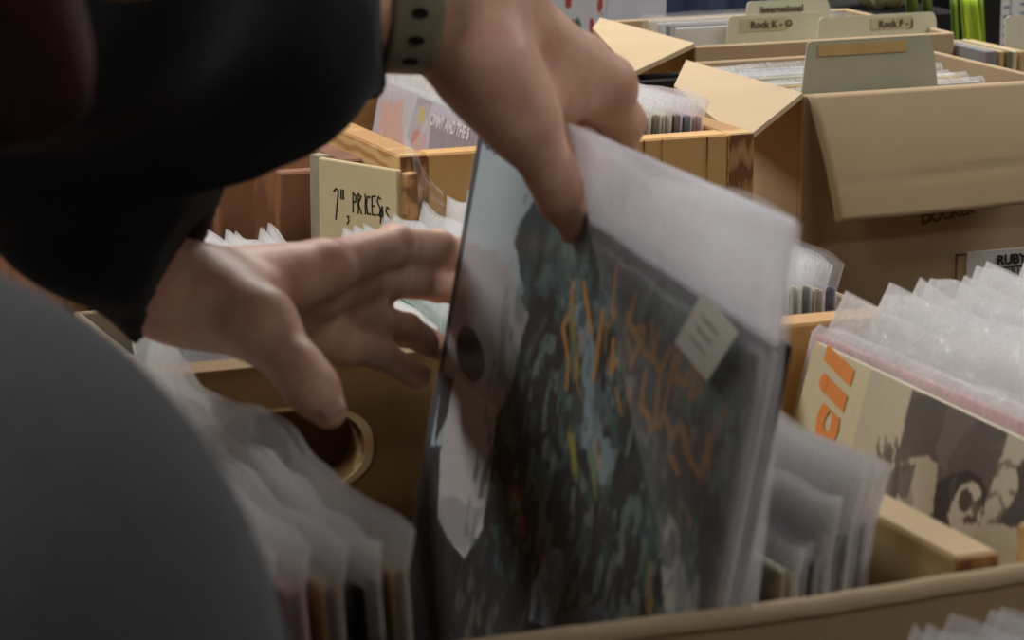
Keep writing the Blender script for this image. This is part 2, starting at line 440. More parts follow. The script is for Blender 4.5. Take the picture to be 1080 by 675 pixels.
# ------------------------------------------------------------------ the lifted record
HW = .330
MH = rec_matrix(.4835, .920, .367, .315, lean=8.5, yaw=-2.6, tilt=4.9)
def on_cover(px, py, M=MH, w=HW, h=.315, off=0):
    """point of the record's own face seen at a photograph position, as (s,t)"""
    Mi = M.inverted(); o = Mi @ CO; d = (Mi.to_3x3() @ ray(px, py)); k = (off - o.x) / d.x; p = o + d * k
    return (1 - p.y / w, 1 - p.z / h)
def P(*pts): return [on_cover(x, y) for x, y in pts]
A = Art(300, 300, (36, 36, 38))
n1 = A.noise(9, 9, 3); n2 = A.noise(26, 26, 5); n3 = A.noise(40, 22, 8); n4 = A.noise(60, 30, 12)
A.put((n2 > .52), (50, 56, 56), .8); A.put((n1 > .58), (30, 30, 34), .8)
A.poly(P((490, 130), (575, 190), (566, 235), (548, 262), (556, 300), (540, 340), (535, 440), (500, 470), (440, 470)), (160, 172, 176), 1, .05)
A.poly(P((488, 250), (530, 262), (560, 330), (545, 430), (500, 470), (455, 420)), (158, 152, 152), .8, .05)
A.poly(P((575, 205), (620, 225), (815, 365), (800, 460), (700, 440), (640, 330), (560, 300), (545, 262)), (40, 58, 58), 1, .07)
A.put(((n2 > .56) & (A.T < .38) & (A.S > .3)), (92, 112, 106), .7)
A.ell(*on_cover(500, 376), .062, .036, (34, 33, 37), 1, .02)
A.poly(P((470, 395), (484, 400), (480, 430), (462, 470)), (40, 38, 42), 1)
A.poly(P((556, 345), (572, 312), (600, 318), (612, 360), (606, 430), (596, 500), (540, 505), (530, 440), (548, 380)), (28, 26, 29), 1, .03)
A.poly(P((446, 470), (545, 450), (600, 480), (600, 640), (440, 700)), (27, 26, 28), .95, .04)
A.poly(P((655, 400), (700, 430), (770, 480), (770, 640), (640, 660), (610, 560), (640, 470)), (40, 39, 38), .9, .06)
for pts in (((612, 330), (628, 330), (640, 470), (634, 515), (620, 470)), ((618, 420), (640, 440), (650, 500), (636, 520))):
    A.poly(P(*pts), (140, 158, 168), .75, .06)
A.poly(P((704, 560), (712, 540), (722, 560), (728, 610), (742, 600), (735, 650), (708, 645)), (196, 194, 186), .85, .06)
A.poly(P((560, 660), (566, 620), (580, 585), (596, 580), (598, 620), (588, 665)), (150, 164, 182), .95, .03)
A.poly(P((586, 650), (640, 636), (650, 660), (590, 670)), (98, 108, 120), .9, .03)
A.poly(P((484, 394), (528, 430), (521, 500), (512, 560), (494, 590), (488, 584), (466, 545), (468, 480)), (192, 187, 186), 1, .006)
A.poly(P((469, 520), (515, 535), (494, 588), (466, 548)), (140, 134, 136), .6, .02)
for a, b, k in (((548, 520), (556, 560), (150, 76, 36)), ((573, 566), (575, 590), (150, 70, 40)), ((607, 320), (612, 395), (140, 130, 50)), ((606, 455), (612, 500), (150, 150, 56)), ((628, 480), (634, 520), (120, 130, 60)), ((690, 600), (690, 640), (150, 120, 70)), ((776, 440), (770, 500), (120, 140, 128))):
    A.line(P(a, b), .010, k, .8)
dark = (A.S > .2) & (A.T > .02)
A.put((n3 > .60) & dark & (A.T < .55), (70, 104, 100), .55); A.put((n4 > .62) & dark & (A.T < .5) & (A.S > .35), (128, 150, 144), .5)
A.put((n3 < .36) & dark & (A.T < .8), (20, 22, 24), .7); A.put((n4 > .66) & dark & (A.T > .35), (110, 104, 84), .45)
A.ell(*on_cover(500, 376), .062, .036, (34, 33, 37), 1, .02)
GOLD = (186, 130, 56)
strokes = [((609, 300), (606, 330), (598, 345), (604, 380), (602, 410)), ((655, 285), (650, 330)), ((676, 310), (668, 340), (680, 360), (670, 385)),
           ((640, 330), (634, 380), (630, 400)), ((666, 335), (672, 350), (684, 345), (682, 370), (694, 380), (692, 340)), ((700, 350), (694, 375), (700, 395), (712, 368)),
           ((718, 365), (708, 420), (700, 450)), ((722, 372), (716, 400), (728, 405), (736, 380)), ((740, 385), (732, 420), (744, 412), (742, 390)),
           ((686, 390), (680, 430), (690, 440)), ((700, 395), (696, 450), (690, 455)), ((706, 440), (714, 465), (722, 445), (728, 480), (736, 455)), ((726, 452), (734, 490), (745, 500), (752, 462)),
           ((758, 455), (752, 480), (744, 502)), ((652, 360), (648, 392), (656, 380)), ((620, 300), (628, 350)), ((712, 480), (720, 500))]
for st in strokes: A.line(P(*st), .0050, GOLD, .85)
for k in range(26):
    x = 590 + rnd.random() * 190; y = 300 + rnd.random() * 190 + (x - 600) * .35
    A.line(P((x, y), (x + rnd.uniform(-8, 6), y + rnd.uniform(12, 34))), .004, rnd.choice([GOLD, (150, 116, 50), (120, 140, 124)]), .6)
A.line([(0.006, 0), (0.006, 1)], .014, (58, 62, 68), 1)
A.line([(0, 0.0), (1, 0.0)], .012, (60, 64, 70), .9)
A.line([(.995, 0), (.995, 1)], .010, (60, 56, 54), 1)
held = thing('lifted_record', 'dark picture record with gold lettering in a clear sleeve being lifted out by both hands', 'record', MH)
T4 = .0035
obj('front_picture', A.panel('front_picture', HW, .315), PRINT, held, Matrix.Translation((-.0002 - T4 / 2, 0, 0)))
obj('front_board', MB().box((-T4 / 2, 0, 0), (T4 / 2 - .001, HW, .315), .0006).me('front_board'), mottled('dark brown board', (78, 62, 52), .6), held)['label'] = 'dark brown front board of the cover'
obj('inner_sleeve', MB().box((.0026, .003, .003), (.0040, HW - .004, .311), .0003).me('inner_sleeve'), WHITE, held)['label'] = 'white paper inner sleeve edge'
obj('back_board', MB().box((.0055, .001, 0), (.0085, HW, .315), .0006).me('back_board'), mottled('black board', (34, 30, 30), .6), held)['label'] = 'black back board of the cover'
obj('spine', MB().box((-T4 / 2, HW, 0), (.0085, HW + .0012, .315), .0003).me('spine'), mottled('slate spine', (70, 74, 80), .5), held)
# price sticker on the upper near corner
def held_local(px, py, off):
    s_, t_ = on_cover(px, py, off=off); return Vector((off, HW * (1 - s_), .315 * (1 - t_)))
so0 = -T4 / 2 - .0022; so = so0 - .0082
stq = [held_local(x, y, so) for x, y in ((742, 307), (779, 351), (746, 402), (712, 361))]
so = so0
st = obj('price_sticker', MB().slab(stq, .0003).me('price_sticker'), mottled('cream sticker', (196, 196, 184), .6, .03), held)
st['label'] = 'cream price sticker with faint writing'
wr = MB()
for a in range(3):
    p0 = stq[0].lerp(stq[3], .30 + a * .2).lerp(stq[1].lerp(stq[2], .30 + a * .2), .22); p1 = stq[0].lerp(stq[3], .30 + a * .2).lerp(stq[1].lerp(stq[2], .30 + a * .2), .7)
    prev = None
    for i in range(13):
        p = p0.lerp(p1, i / 12) + Vector((-.0004, 0, .0012 * math.sin(i * 2.3 + a)))
        if prev is not None:
            dz = Vector((0, .00012, .00018)); wr.slab([prev - dz, p - dz, p + dz, prev + dz], .0001)
        prev = p
obj('handwriting', wr.me('handwriting'), INK_SOFT, held)
# outer polythene bag: front sheet pulled up and towards the near corner, creased along a fold
def bag_front(u, v):
    # u: 0 far/left ... 1 near/right ; v: 0 top ... 1 bottom
    tl, tr = held_local(596, 126, so - .004), held_local(844, 231, so - .003)
    bl, br = held_local(712, 640, so - .0012), held_local(797, 645, so - .001)
    top = tl.lerp(tr, u) + Vector((0, 0, .004 * math.sin(u * 9) * u * (1 - u) * 4))
    bot = bl.lerp(br, u)
    p = top.lerp(bot, v)
    fold = held_local(628, 262, so - .004)
    k = math.exp(-((v - .26) / .22) ** 2) * (1 - u) ** 2
    p = p + (fold - tl.lerp(bl, .26)) * k * .8
    crk = noise.noise(Vector((p.y * 28, p.z * 22, 3))) + .5 * noise.noise(Vector((p.y * 90, p.z * 60, 9)))
    p.x += .0028 * crk * (1.1 - v) - .007 * math.sin(math.pi * u) * max(0, 1 - v * 2.2)
    return p
obj('polythene_bag_front', grid_sheet(bag_front, 48, 60, .00025, 'bag_front'), FILM_HAZY, held)['label'] = 'milky loose front sheet of the polythene bag'
def bag_flap(u, v):
    tl, tr = held_local(600, 129, so - .0015), held_local(842, 233, so - .001)
    bl, br = held_local(624, 236, so - .001), held_local(818, 366, so - .0005)
    p = tl.lerp(tr, u).lerp(bl.lerp(br, u), v)
    p.x += .0014 * noise.noise(Vector((p.y * 40, p.z * 30, 2)))
    return p
obj('bag_flap', grid_sheet(bag_flap, 40, 14, .00025, 'bag_flap'), FILM_MILK, held)['label'] = 'milky folded flap of the bag above the cover'
def bag_back(u, v):
    tl, tr = held_local(600, 130, .012), held_local(846, 236, .010)
    bl, br = held_local(690, 640, .0105), held_local(799, 645, .010)
    p = tl.lerp(tr, u).lerp(bl.lerp(br, u), v)
    p.x += .002 * noise.noise(Vector((p.y * 30, p.z * 20, 7))) * (1 - v)
    return p
obj('polythene_bag_back', grid_sheet(bag_back, 30, 40, .00025, 'bag_back'), FILM_HAZY, held)
# tight clear film over the rest of the cover
def tight(u, v):
    return Vector((so + .0008 + .0005 * noise.noise(Vector((u * 9, v * 5, 1))), HW * (1 - u) + .001, .316 * (1 - v)))
obj('clear_film', grid_sheet(tight, 30, 30, 0, 'clear_film'), FILM_FINE, held)

# ------------------------------------------------------------------ crates
def crate(label, x0, x1, y0, y1, zt, zb=TABLE, th=.018, side=PINE_SIDE, front=PINE, back=PLY, hole=None, posts=False, group='wooden record crates', front_z=None, seams=(), front_on=True, left_drop=0):
    T = thing('wooden_crate', label, 'crate', (x0, y0, zb), group)
    W, D, H = x1 - x0, y1 - y0, zt - zb
    for nm, a, b in (('left', 0, th), ('right', W - th, W)):
        o = obj('side_panel', MB().box((a, 0, 0), (b, D, H - (left_drop if nm == 'left' else 0)), .0015).me('side_panel'), side, T)
        obj('end_grain', MB().box((a + .001, -.0006, .001), (b - .001, .001, H - .001 - (left_drop if nm == 'left' else 0))).me('end_grain'), ENDGRAIN, o)
    obj('base_board', MB().box((th, 0, 0), (W - th, D, .012)).me('base_board'), PLY, T)
    if hole is None:
        obj('back_panel', MB().box((th, D - th, .012), (W - th, D, H), .0015).me('back_panel'), back, T)
    else:
        hx, hz, rx, rz = hole; m = MB(); n = 40; y_a, y_b = D - th, D
        ring = [(hx + rx * (abs(math.cos(a)) ** .7) * math.copysign(1, math.cos(a)), hz + rz * (abs(math.sin(a)) ** .8) * math.copysign(1, math.sin(a))) for a in (2 * math.pi * i / n for i in range(n))]
        def outer(i):
            a = 2 * math.pi * i / n; c, s_ = math.cos(a), math.sin(a)
            k = min((W - th - hx) / c if c > 1e-6 else 9, (th - hx) / c if c < -1e-6 else 9, (H - hz) / s_ if s_ > 1e-6 else 9, (.012 - hz) / s_ if s_ < -1e-6 else 9)
            return (hx + c * k, hz + s_ * k)
        ou = [outer(i) for i in range(n)]
        corners = [(W - th, H), (th, H), (th, .012), (W - th, .012)]
        vs = []
        for y in (y_a, y_b): vs += [(x, y, z) for x, z in ou] + [(x, y, z) for x, z in ring]
        fs = []
        for i in range(n):
            j = (i + 1) % n
            fs += [(i, n + i, n + j, j), (2 * n + i, 2 * n + j, 3 * n + j, 3 * n + i), (n + i, 3 * n + i, 3 * n + j, n + j), (i, j, 2 * n + j, 2 * n + i)]
        m.add(vs, fs)
        for (cx, cz) in corners:        # fill the four corners beyond the radial outline
            best = sorted(range(n), key=lambda i: (ou[i][0] - cx) ** 2 + (ou[i][1] - cz) ** 2)[:2]
            i, j = sorted(best)
            if (i, j) == (0, n - 1): i, j = j, i
            m.add([(ou[i][0], y_a, ou[i][1]), (cx, y_a, cz), (ou[j][0], y_a, ou[j][1]), (ou[i][0], y_b, ou[i][1]), (cx, y_b, cz), (ou[j][0], y_b, ou[j][1])],
                  [(0, 1, 2), (5, 4, 3), (0, 3, 4, 1), (1, 4, 5, 2)])
        bp = obj('back_panel', m.me('back_panel'), back, T)
        lipv = []; lf = []                                   # worn pale lip around the hand hole
        for q, (yy, g) in enumerate(((y_a - .0005, 1.0), (y_a - .0005, 1.10), (y_a + .004, 1.0))):
            lipv += [(hx + (x - hx) * g, yy, hz + (z - hz) * g) for x, z in ring]
        for i in range(n):
            j = (i + 1) % n; lf += [(i, j, n + j, n + i), (i, 2 * n + i, 2 * n + j, j)]
        obj('hand_hole_lip', mesh('hand_hole_lip', lipv, lf), PINE_LIGHT, bp)['label'] = 'pale worn edge of the hand hole'
    Hf = (front_z - zb) if front_z else H
    if front_on:
        fp = obj('front_panel', MB().box((th, 0, 0), (W - th, th, Hf), .0015).me('front_panel'), front, T)
        for sx in seams:
            obj('board_seam', MB().box((sx - .0006, -.0004, .002), (sx + .0006, .001, Hf - .001)).me('board_seam'), ENDGRAIN, fp)
    return T
cA = crate('front wooden crate with an oval hand hole in its back board', .165, .573, .905, 1.312, .283, th=.02, side=PINE_LIGHT, front=PINE_LIGHT, back=PLY_SHADED, hole=(.246, .284, .047, .021), front_z=.262, front_on=True)
cB = crate('wooden crate at the right holding the record with orange letters', .584, 1.06, .925, 1.312, .279, th=.022, left_drop=.035, side=PINE_LIGHT, front=PINE_LIGHT, back=PINE)
cD = crate('honey pine crate behind the lifted record', .690, .963, 1.868, 2.235, .276, th=.021, side=PINE_SIDE, front=PINE, seams=(.058, .185, .199, .235))
cC = crate('slatted crate beside the sleeve with shade painted into its wood', .46, .676, 1.90, 2.25, .270, th=.018, side=PINE_DARK, front=SHADOWCARD, back=PINE_SHADE, front_z=.20)  # black front and dark back stand in for shade between the slats
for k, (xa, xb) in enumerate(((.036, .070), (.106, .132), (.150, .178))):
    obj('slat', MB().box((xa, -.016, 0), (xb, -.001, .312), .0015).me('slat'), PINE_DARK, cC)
cF = crate('tall honey plywood crate behind the cuff', .70, 1.02, 2.30, 2.62, .290, th=.018, side=PLY, front=PLY, back=PLY)
# staple mark on crate D
obj('staple', MB().box((.029, -.0012, .262), (.034, 0, .2635), .0002).me('staple'), INK, cD)

# ------------------------------------------------------------------ record with orange letters (crate B) and the ones behind it
cil_M = rec_matrix(.682, .950, .275, .315, lean=14, yaw=-1.5)
def Q(*pts): return [on_cover(x, y, cil_M, .315, .315, -.003) for x, y in pts]
B = Art(260, 260, (206, 196, 164))
s0 = on_cover(925, 385, cil_M, .315)[0]
B.poly([(s0, 0), (1, 0), (1, 1), (s0, 1)], (186, 178, 156), 1)
B.poly(Q((962, 408), (1066, 452), (1030, 560), (930, 560)), (84, 76, 74), 1, .01)
B.poly(Q((1000, 420), (1030, 436), (1000, 500), (985, 480)), (112, 102, 96), .6, .05)
B.poly(Q((1064, 452), (1200, 510), (1200, 640), (1030, 580)), (184, 178, 160), 1)
B.poly(Q((950, 484), (975, 481), (990, 489), (984, 540), (964, 556), (944, 540)), (178, 168, 150), 1, .01)
B.poly(Q((958, 500), (964, 530), (962, 556), (950, 545)), (140, 132, 120), .8, .02)
B.poly(Q((985, 560), (984, 530), (990, 510), (1004, 500), (1022, 497), (1036, 503), (1041, 516), (1038, 540), (1020, 560)), (38, 34, 36), 1, .012)
B.poly(Q((1006, 524), (1014, 512), (1026, 508), (1034, 514), (1036, 530), (1034, 548), (1026, 566), (1004, 562), (999, 545)), (196, 188, 176), 1, .006)
B.poly(Q((996, 508), (1012, 503), (1009, 520), (1003, 534), (996, 540)), (38, 34, 36), 1, .008)
B.ell(*Q((1018, 527))[0], .020, .016, (70, 62, 60), 1, .01); B.ell(*Q((1032, 532))[0], .010, .012, (80, 70, 68), 1, .01)
B.line(Q((1026, 530), (1028, 541)), .006, (110, 100, 94)); B.line(Q((1018, 548), (1028, 548)), .006, (90, 70, 70))
for k in range(34):
    x = 925 + rnd.random() * 36; y0_ = 478 + rnd.uniform(-8, 14)
    B.line(Q((x, y0_ + 8), (x + rnd.uniform(-3, 3), y0_ - rnd.random() * 12 - 2)), .0032, (92, 86, 78), .8)
B.poly(Q((905, 486), (965, 488), (960, 530), (890, 520)), (80, 74, 70), .85, .05)
for k in range(26):
    x = 1050 + rnd.random() * 60; y = 470 + rnd.random() * 80; a = rnd.random() * 3.1; L_ = rnd.uniform(5, 18)
    B.line(Q((x, y), (x + L_ * math.cos(a), y + L_ * math.sin(a))), .0036, (100, 92, 84), .8)
B.poly(Q((1072, 490), (1100, 470), (1120, 560), (1055, 560)), (62, 56, 58), 1, .05)
cil = thing('record_sleeve', 'cream record with orange letters and a photograph of a dark haired man', 'record', cil_M)
obj('card_cover', cover_mesh(.315, .315, .005), cmat('cream'), cil)
obj('front_picture', B.panel('front_picture', .315, .315), PRINT_MATT, cil, Matrix.Translation((-.0028, 0, 0)))
def letters_on(T, M, w, body, size, px, py, dir_px, mat, off=-.0033, **kw):
    """lettering laid on a record face, starting at the survey point and running towards dir_px"""
    s_, t_ = on_cover(px, py, M, w, .315, off); s2, t2 = on_cover(*dir_px, M, w, .315, off)
    o = Vector((off, w * (1 - s_), .315 * (1 - t_))); r = Vector((off, w * (1 - s2), .315 * (1 - t2))) - o
    u = Vector((-1, 0, 0)).cross(r)
    return obj('lettering', text_mesh(body, size, **kw), mat, T, frame(o, r, u))
letters_on(cil, cil_M, .315, 'cil', .040, 874, 478, (895, 404), ORANGE, bold=.0022, shear=.14, space=1.22)['label'] = 'large slanted orange letters'
obj('polythene_sleeve', bag_mesh(.315, .315, .005, .010, .0022, 3, over=.007), FILM_FINE, cil)
cols = ['pink', 'white', 'cream', 'grey', 'white', 'buff', 'pale blue', 'white', 'cream', 'grey', 'white', 'tan', 'white', 'buff', 'white', 'grey', 'white', 'cream']
for i, c in enumerate(cols):
    record('%s record in crinkled polythene, %s behind the orange lettered record' % (c, ORD[i]), c, .701 + i * .0112, .955 + rnd.uniform(-.006, .01),
           .276 + .0014 * i + rnd.uniform(-.003, .003), lean=13 - i * .4, yaw=rnd.uniform(-1.2, 1.2), up=rnd.uniform(.014, .022) if i else .006, amp=.0058, t=.0055, bag=FILM_DENSE if i else FILM,
           group='records leaning in the right crate')

# ------------------------------------------------------------------ near cardboard box with its sleeves
def carton(label, x0, x1, y0, y1, zt, zb, mat=CARD, th=.005, fl=None, name='cardboard_box', inner=None, group=None):
    T = thing(name, label, 'box', (x0, y0, zb), group)
    W, D, H = x1 - x0, y1 - y0, zt - zb
    for a, b in (((0, 0, 0), (W, th, H)), ((0, D - th, 0), (W, D, H)), ((0, th, 0), (th, D - th, H)), ((W - th, th, 0), (W, D - th, H))):
        obj('side_wall', MB().box(a, b, .0012).me('side_wall'), mat, T)
    obj('bottom', MB().box((th, th, 0), (W - th, D - th, th)).me('bottom'), mat, T)
    for pts, m_, lab in (fl or []):
        o = obj('flap', MB().slab([Vector(p) - Vector((x0, y0, zb)) for p in pts], .0042).me('flap'), m_, T)
        if lab: o['label'] = lab
    return T
nb = carton('brown cardboard box nearest the camera, its torn rim crossing the foreground', .30, .80, .58, .899, .276, TABLE, th=.006)
def rimfn(u, v):
    x = u * .5; a = v * math.pi
    wob = .0016 * noise.noise(Vector((x * 9, 2, 5))) + .0005 * noise.noise(Vector((x * 60, 1, 5)))
    return Vector((x, .316 + .0055 * math.cos(a), .319 + wob + .0050 * math.sin(a)))
obj('folded_rim', grid_sheet(rimfn, 90, 8, 0, 'folded_rim'), CARD_LIT, nb)['label'] = 'pale rounded rim of the box'
for i, c in enumerate(['charcoal', 'white', 'grey', 'cream', 'white', 'tan', 'white', 'grey']):
    record('%s record in crumpled polythene, %s from the left in the nearest box' % (c, ORD[i]), c, .476 + i * .0105, .600 + rnd.uniform(-.006, .006) , .252 + i * .0018,
           w=.262, h=.26, t=.005, lean=5, yaw=rnd.uniform(-1, 1), up=.018, amp=.006, group='records in the nearest cardboard box')

# ------------------------------------------------------------------ middle row
cE = carton('low cardboard tray of records in the middle row behind the crates', .455, .95, 1.345, 1.852, .19, TABLE, CARD_DARK)
tag(obj('cardboard_sheet', MB().box((.20, 1.322, TABLE), (.66, 1.327, .262), .001).me('cardboard_sheet'), mottled('dark brown card', (104, 74, 48), .85, .08)), 'brown cardboard sheet seen through the oval hand hole', 'cardboard')
cols = ['grey', 'white', 'buff', 'white', 'grey', 'white', 'cream', 'white', 'buff', 'grey', 'white']
for i, c in enumerate(cols):
    record('%s record in polythene, %s from the left under the dark sleeve' % (c, ORD[i]), c, .478 + i * .0098, 1.505 + rnd.uniform(-.006, .006), .226 + rnd.uniform(-.003, .004),
           lean=-9, yaw=rnd.uniform(-1.5, 1.5), up=.016, amp=.004, t=.0042, bag=FILM_DENSE, h=.262, group='pale records under the dark sleeve')
cols = ['green', 'green', 'charcoal', 'pale blue', 'green', 'grey', 'white', 'cream', 'cream', 'white']
for i, c in enumerate(cols):
    record('%s record in crinkled polythene, %s from the left beyond the reaching fingers' % (c, ORD[i]), c, .610 + i * .0105, 1.455 + rnd.uniform(-.004, .004), .226 + .0022 * i + rnd.uniform(-.003, .003),
           lean=-4, yaw=rnd.uniform(-1.5, 1.5), up=.022 if i not in (6, 7) else .004, amp=.004, bag=FILM_DENSE if i > 5 else FILM, t=.0048, h=.262, group='records beyond the reaching fingers')
cols = ['purple', 'tan', 'cream', 'brown', 'cream', 'cream', 'grey', 'buff', 'purple']
for i, c in enumerate(cols):
    record('%s record, %s from the left of the bundle below the large open carton flap' % (c, ORD[i]), c, .768 + i * .0084, 1.515 + rnd.uniform(-.002, .002), .242 + rnd.uniform(-.002, .002),
           lean=0, yaw=rnd.uniform(-.4, .4), up=.016, amp=.0026, t=.0072, h=.26, bag=FILM_HAZY if i in (0, 4, 8) else FILM, group='record bundle below the carton flap')
# handwritten card divider
p_tl, p_tr = at_z(338, 166, .280), at_z(421, 192, .272)
d = (p_tr - p_tl); dirv = Vector((d.x, d.y, 0)).normalized(); Ls = d.length
sg = thing('card_divider', 'cut cardboard divider with prices handwritten in black marker', 'divider', frame(p_tl, dirv, (0, 0, 1)))
obj('card_face', MB().box((0, -.25, -.0025), (Ls, 0, .0025), .0008).me('card_face'), mottled('pale brown card', (190, 172, 132), .8, .05), sg)
obj('torn_edge', MB().box((-.012, -.25, -.0095), (.001, .001, -.0005), .001).me('torn_edge'), mottled('torn grey card', (150, 140, 118), .9, .15, (1, 1, 1), 60, .6), sg)
obj('torn_edge', MB().box((Ls - .001, -.25, -.011), (Ls + .007, -.002, -.001), .001).me('torn_edge'), ENDGRAIN, sg)
def marker(parent, strokes, w, z=.0027):
    m = MB()
    for st_ in strokes:
        for (x0, y0), (x1, y1) in zip(st_, st_[1:]):
            dx, dy = x1 - x0, y1 - y0; L = math.hypot(dx, dy) + 1e-9; nx, ny = -dy / L * w / 2, dx / L * w / 2; ex, ey = dx / L * w * .3, dy / L * w * .3
            m.slab([(x0 + nx - ex, y0 + ny - ey, z), (x1 + nx + ex, y1 + ny + ey, z), (x1 - nx + ex, y1 - ny + ey, z), (x0 - nx - ex, y0 - ny - ey, z)], .0002)
    return obj('handwriting', m.me('handwriting'), INK, parent)
def glyphs(s_, x, y, h, w):
    G = {'7': [((0, .9), (.45, 1), (.9, .95), (.35, 0))], '"': [((.2, 1), (.15, .7)), ((.6, 1), (.55, .7))], 'S': [((.9, .9), (.4, 1), (.1, .75), (.8, .4), (.6, .05), (0, .1))],
         's': [((.7, .5), (.2, .5), (.6, .25), (.1, .02))], 'P': [((.1, 0), (.15, 1)), ((.1, .95), (.8, .85), (.75, .55), (.15, .5))], 'R': [((.1, 0), (.15, 1)), ((.1, .95), (.8, .85), (.15, .5), (.85, 0))],
         'I': [((.5, 0), (.5, 1))], 'C': [((.9, .9), (.3, .9), (.05, .5), (.3, .05), (.9, .05))], 'E': [((.9, 1), (.1, .95), (.1, .05), (.9, .05)), ((.1, .5), (.7, .5))],
         'A': [((.0, 0), (.45, 1), (.85, 0)), ((.2, .4), (.7, .4))], '=': [((0, .7), (1, .75)), ((0, .3), (1, .35))], ' ': []}
    out = []
    for ch in s_:
        out += [tuple((x + a * w * .8, y + b * h) for a, b in st_) for st_ in G[ch]]
        x += w * (.55 if ch in 'I "' else 1)
    return out
k = Ls
marker(sg, glyphs('7"', .20 * k, -.040, .021, .085 * k), .0012)
marker(sg, glyphs('s', .36 * k, -.042, .011, .07 * k), .0009)
marker(sg, glyphs('PRICES', .44 * k, -.033, .0135, .068 * k), .0011)
marker(sg, glyphs('AS', .79 * k, -.037, .0115, .065 * k), .0010)
marker(sg, glyphs('=', .20 * k, -.068, .012, .09 * k), .0016)
# crumpled corner of polythene standing beyond the fingers
def scrap(u, v):
    b = at_z(428, 225, .235)
    return b + Vector((.020 * u + .002 * noise.noise(Vector((u * 5, v * 5, 0))), -.02 * u + .006 * noise.noise(Vector((u * 4, v * 6, 4))), .052 * v * (1 - .75 * u) + .004 * noise.noise(Vector((u * 7, v * 7, 2)))))
tag(obj('polythene_scrap', grid_sheet(scrap, 14, 14, .0003, 'polythene_scrap'), FILM_HAZY), 'pointed torn corner of clear polythene poking up beside the pine crate', 'plastic sleeve')

# ------------------------------------------------------------------ crate D contents
tom_M = rec_matrix(.768, 1.893, .287, .30, lean=12, yaw=-6, tilt=-1.5)
C = Art(160, 120, (168, 160, 172))
def Wd(*pts): return [on_cover(x, y, tom_M, .30, .30, -.003) for x, y in pts]
C.poly(Wd((400, 110), (424, 108), (428, 170), (395, 170)), (196, 134, 104), .9, .05)
C.poly(Wd((425, 105), (452, 110), (446, 170), (424, 170)), (176, 176, 182), .8, .03)
C.poly(Wd((434, 138), (450, 140), (448, 170), (430, 170)), (186, 126, 120), .8, .05)
C.poly(Wd((443, 112), (447, 113), (445, 130), (441, 129)), (200, 178, 90), .9)
C.poly(Wd((455, 121), (520, 141), (520, 180), (448, 180)), (104, 84, 100), .95)
tom = thing('record_sleeve', 'mauve and orange record with white capital letters in the honey pine crate', 'record', tom_M)
obj('card_cover', cover_mesh(.30, .30, .004), cmat('grey'), tom)
obj('front_picture', C.panel('front_picture', .30, .30), PRINT, tom, Matrix.Translation((-.0023, 0, 0)))
letters_on(tom, tom_M, .30, 'OMMY AND THE S', .0125, 453, 131, (500, 150), mottled('white ink', (215, 205, 210), .5), bold=.0004, off=-.003)
obj('polythene_sleeve', bag_mesh(.30, .30, .004, .008, .002, 2, over=.005), FILM, tom)
for i, c in enumerate(['white', 'grey', 'white', 'cream', 'white', 'grey']):
    record('%s record in crinkled polythene, %s behind the mauve record' % (c, ORD[i]), c, .778 + i * .0075, 1.900, .296 + rnd.uniform(0, .006), w=.30, h=.30, t=.004, lean=11, up=.012, amp=.004,
           yaw=-5 + rnd.uniform(-1, 1), group='records behind the mauve record')
for i, c in enumerate(['white', 'cream', 'olive', 'cream', 'brown', 'purple', 'pink']):
    record('%s record, %s of the row between the wrist and the carton flap' % (c, ORD[i]), c, .884 + i * .0082, 1.900, .286 + rnd.uniform(-.002, .002), w=.30, h=.30, t=.0062, lean=2, up=.012, amp=.0025,
           yaw=rnd.uniform(-.5, .5), bag=FILM, group='records between the wrist and the carton flap')

# ------------------------------------------------------------------ open carton with barcode label
ZR = .281
rl, rr_ = at_z(850, 99, ZR), at_z(1086, 88, ZR)
RX0, RX1, RY0, RY1 = 1.064, 1.292, 1.985, 2.190
sup = carton('plain cardboard box under the open carton of singles', RX0 + .01, RX1 + .06, RY0 + .02, RY1 + .03, .058, TABLE, CARD_DARK)
obj('lid', MB().box((0, 0, .1032), (RX1 - RX0 + .05, RY1 - RY0 + .01, .1075), .001).me('lid'), CARD_DARK, sup)
flR = [Vector((RX0 + .004, RY0, ZR)), Vector((RX1, RY0, ZR)), Vector((RX1, RY0 - .040, ZR - .090)), Vector((RX0 + .010, RY0 - .040, ZR - .093))]
flL = [Vector((RX0, RY0, ZR)), Vector((RX0, RY1, ZR)), at(711, 93, 2.33), at(783, 152, 2.14)]
rb = carton('open cardboard carton of singles with its front flap folded down', RX0, RX1, RY0, RY1, ZR, .060, CARD,
            fl=[(flL, CARD_LIT, 'pale left flap folded outwards')])
# front flap, slightly bowed with a crease
def ffl(u, v):
    a = flR[0].lerp(flR[1], u); b = flR[3].lerp(flR[2], u); p = a.lerp(b, v)
    p.y -= .004 * math.sin(math.pi * v); p.z += .0012 * noise.noise(Vector((u * 5, 0, 3))) * v
    p.y += .0016 * math.exp(-((v - .72 + .06 * u) / .03) ** 2) * (1 if .3 < u < .8 else .3)
    return p - Vector((RX0, RY0, .060))
obj('flap', grid_sheet(ffl, 30, 24, .0045, 'flap', True), CARD, rb)['label'] = 'front flap hanging down with a faint crease'
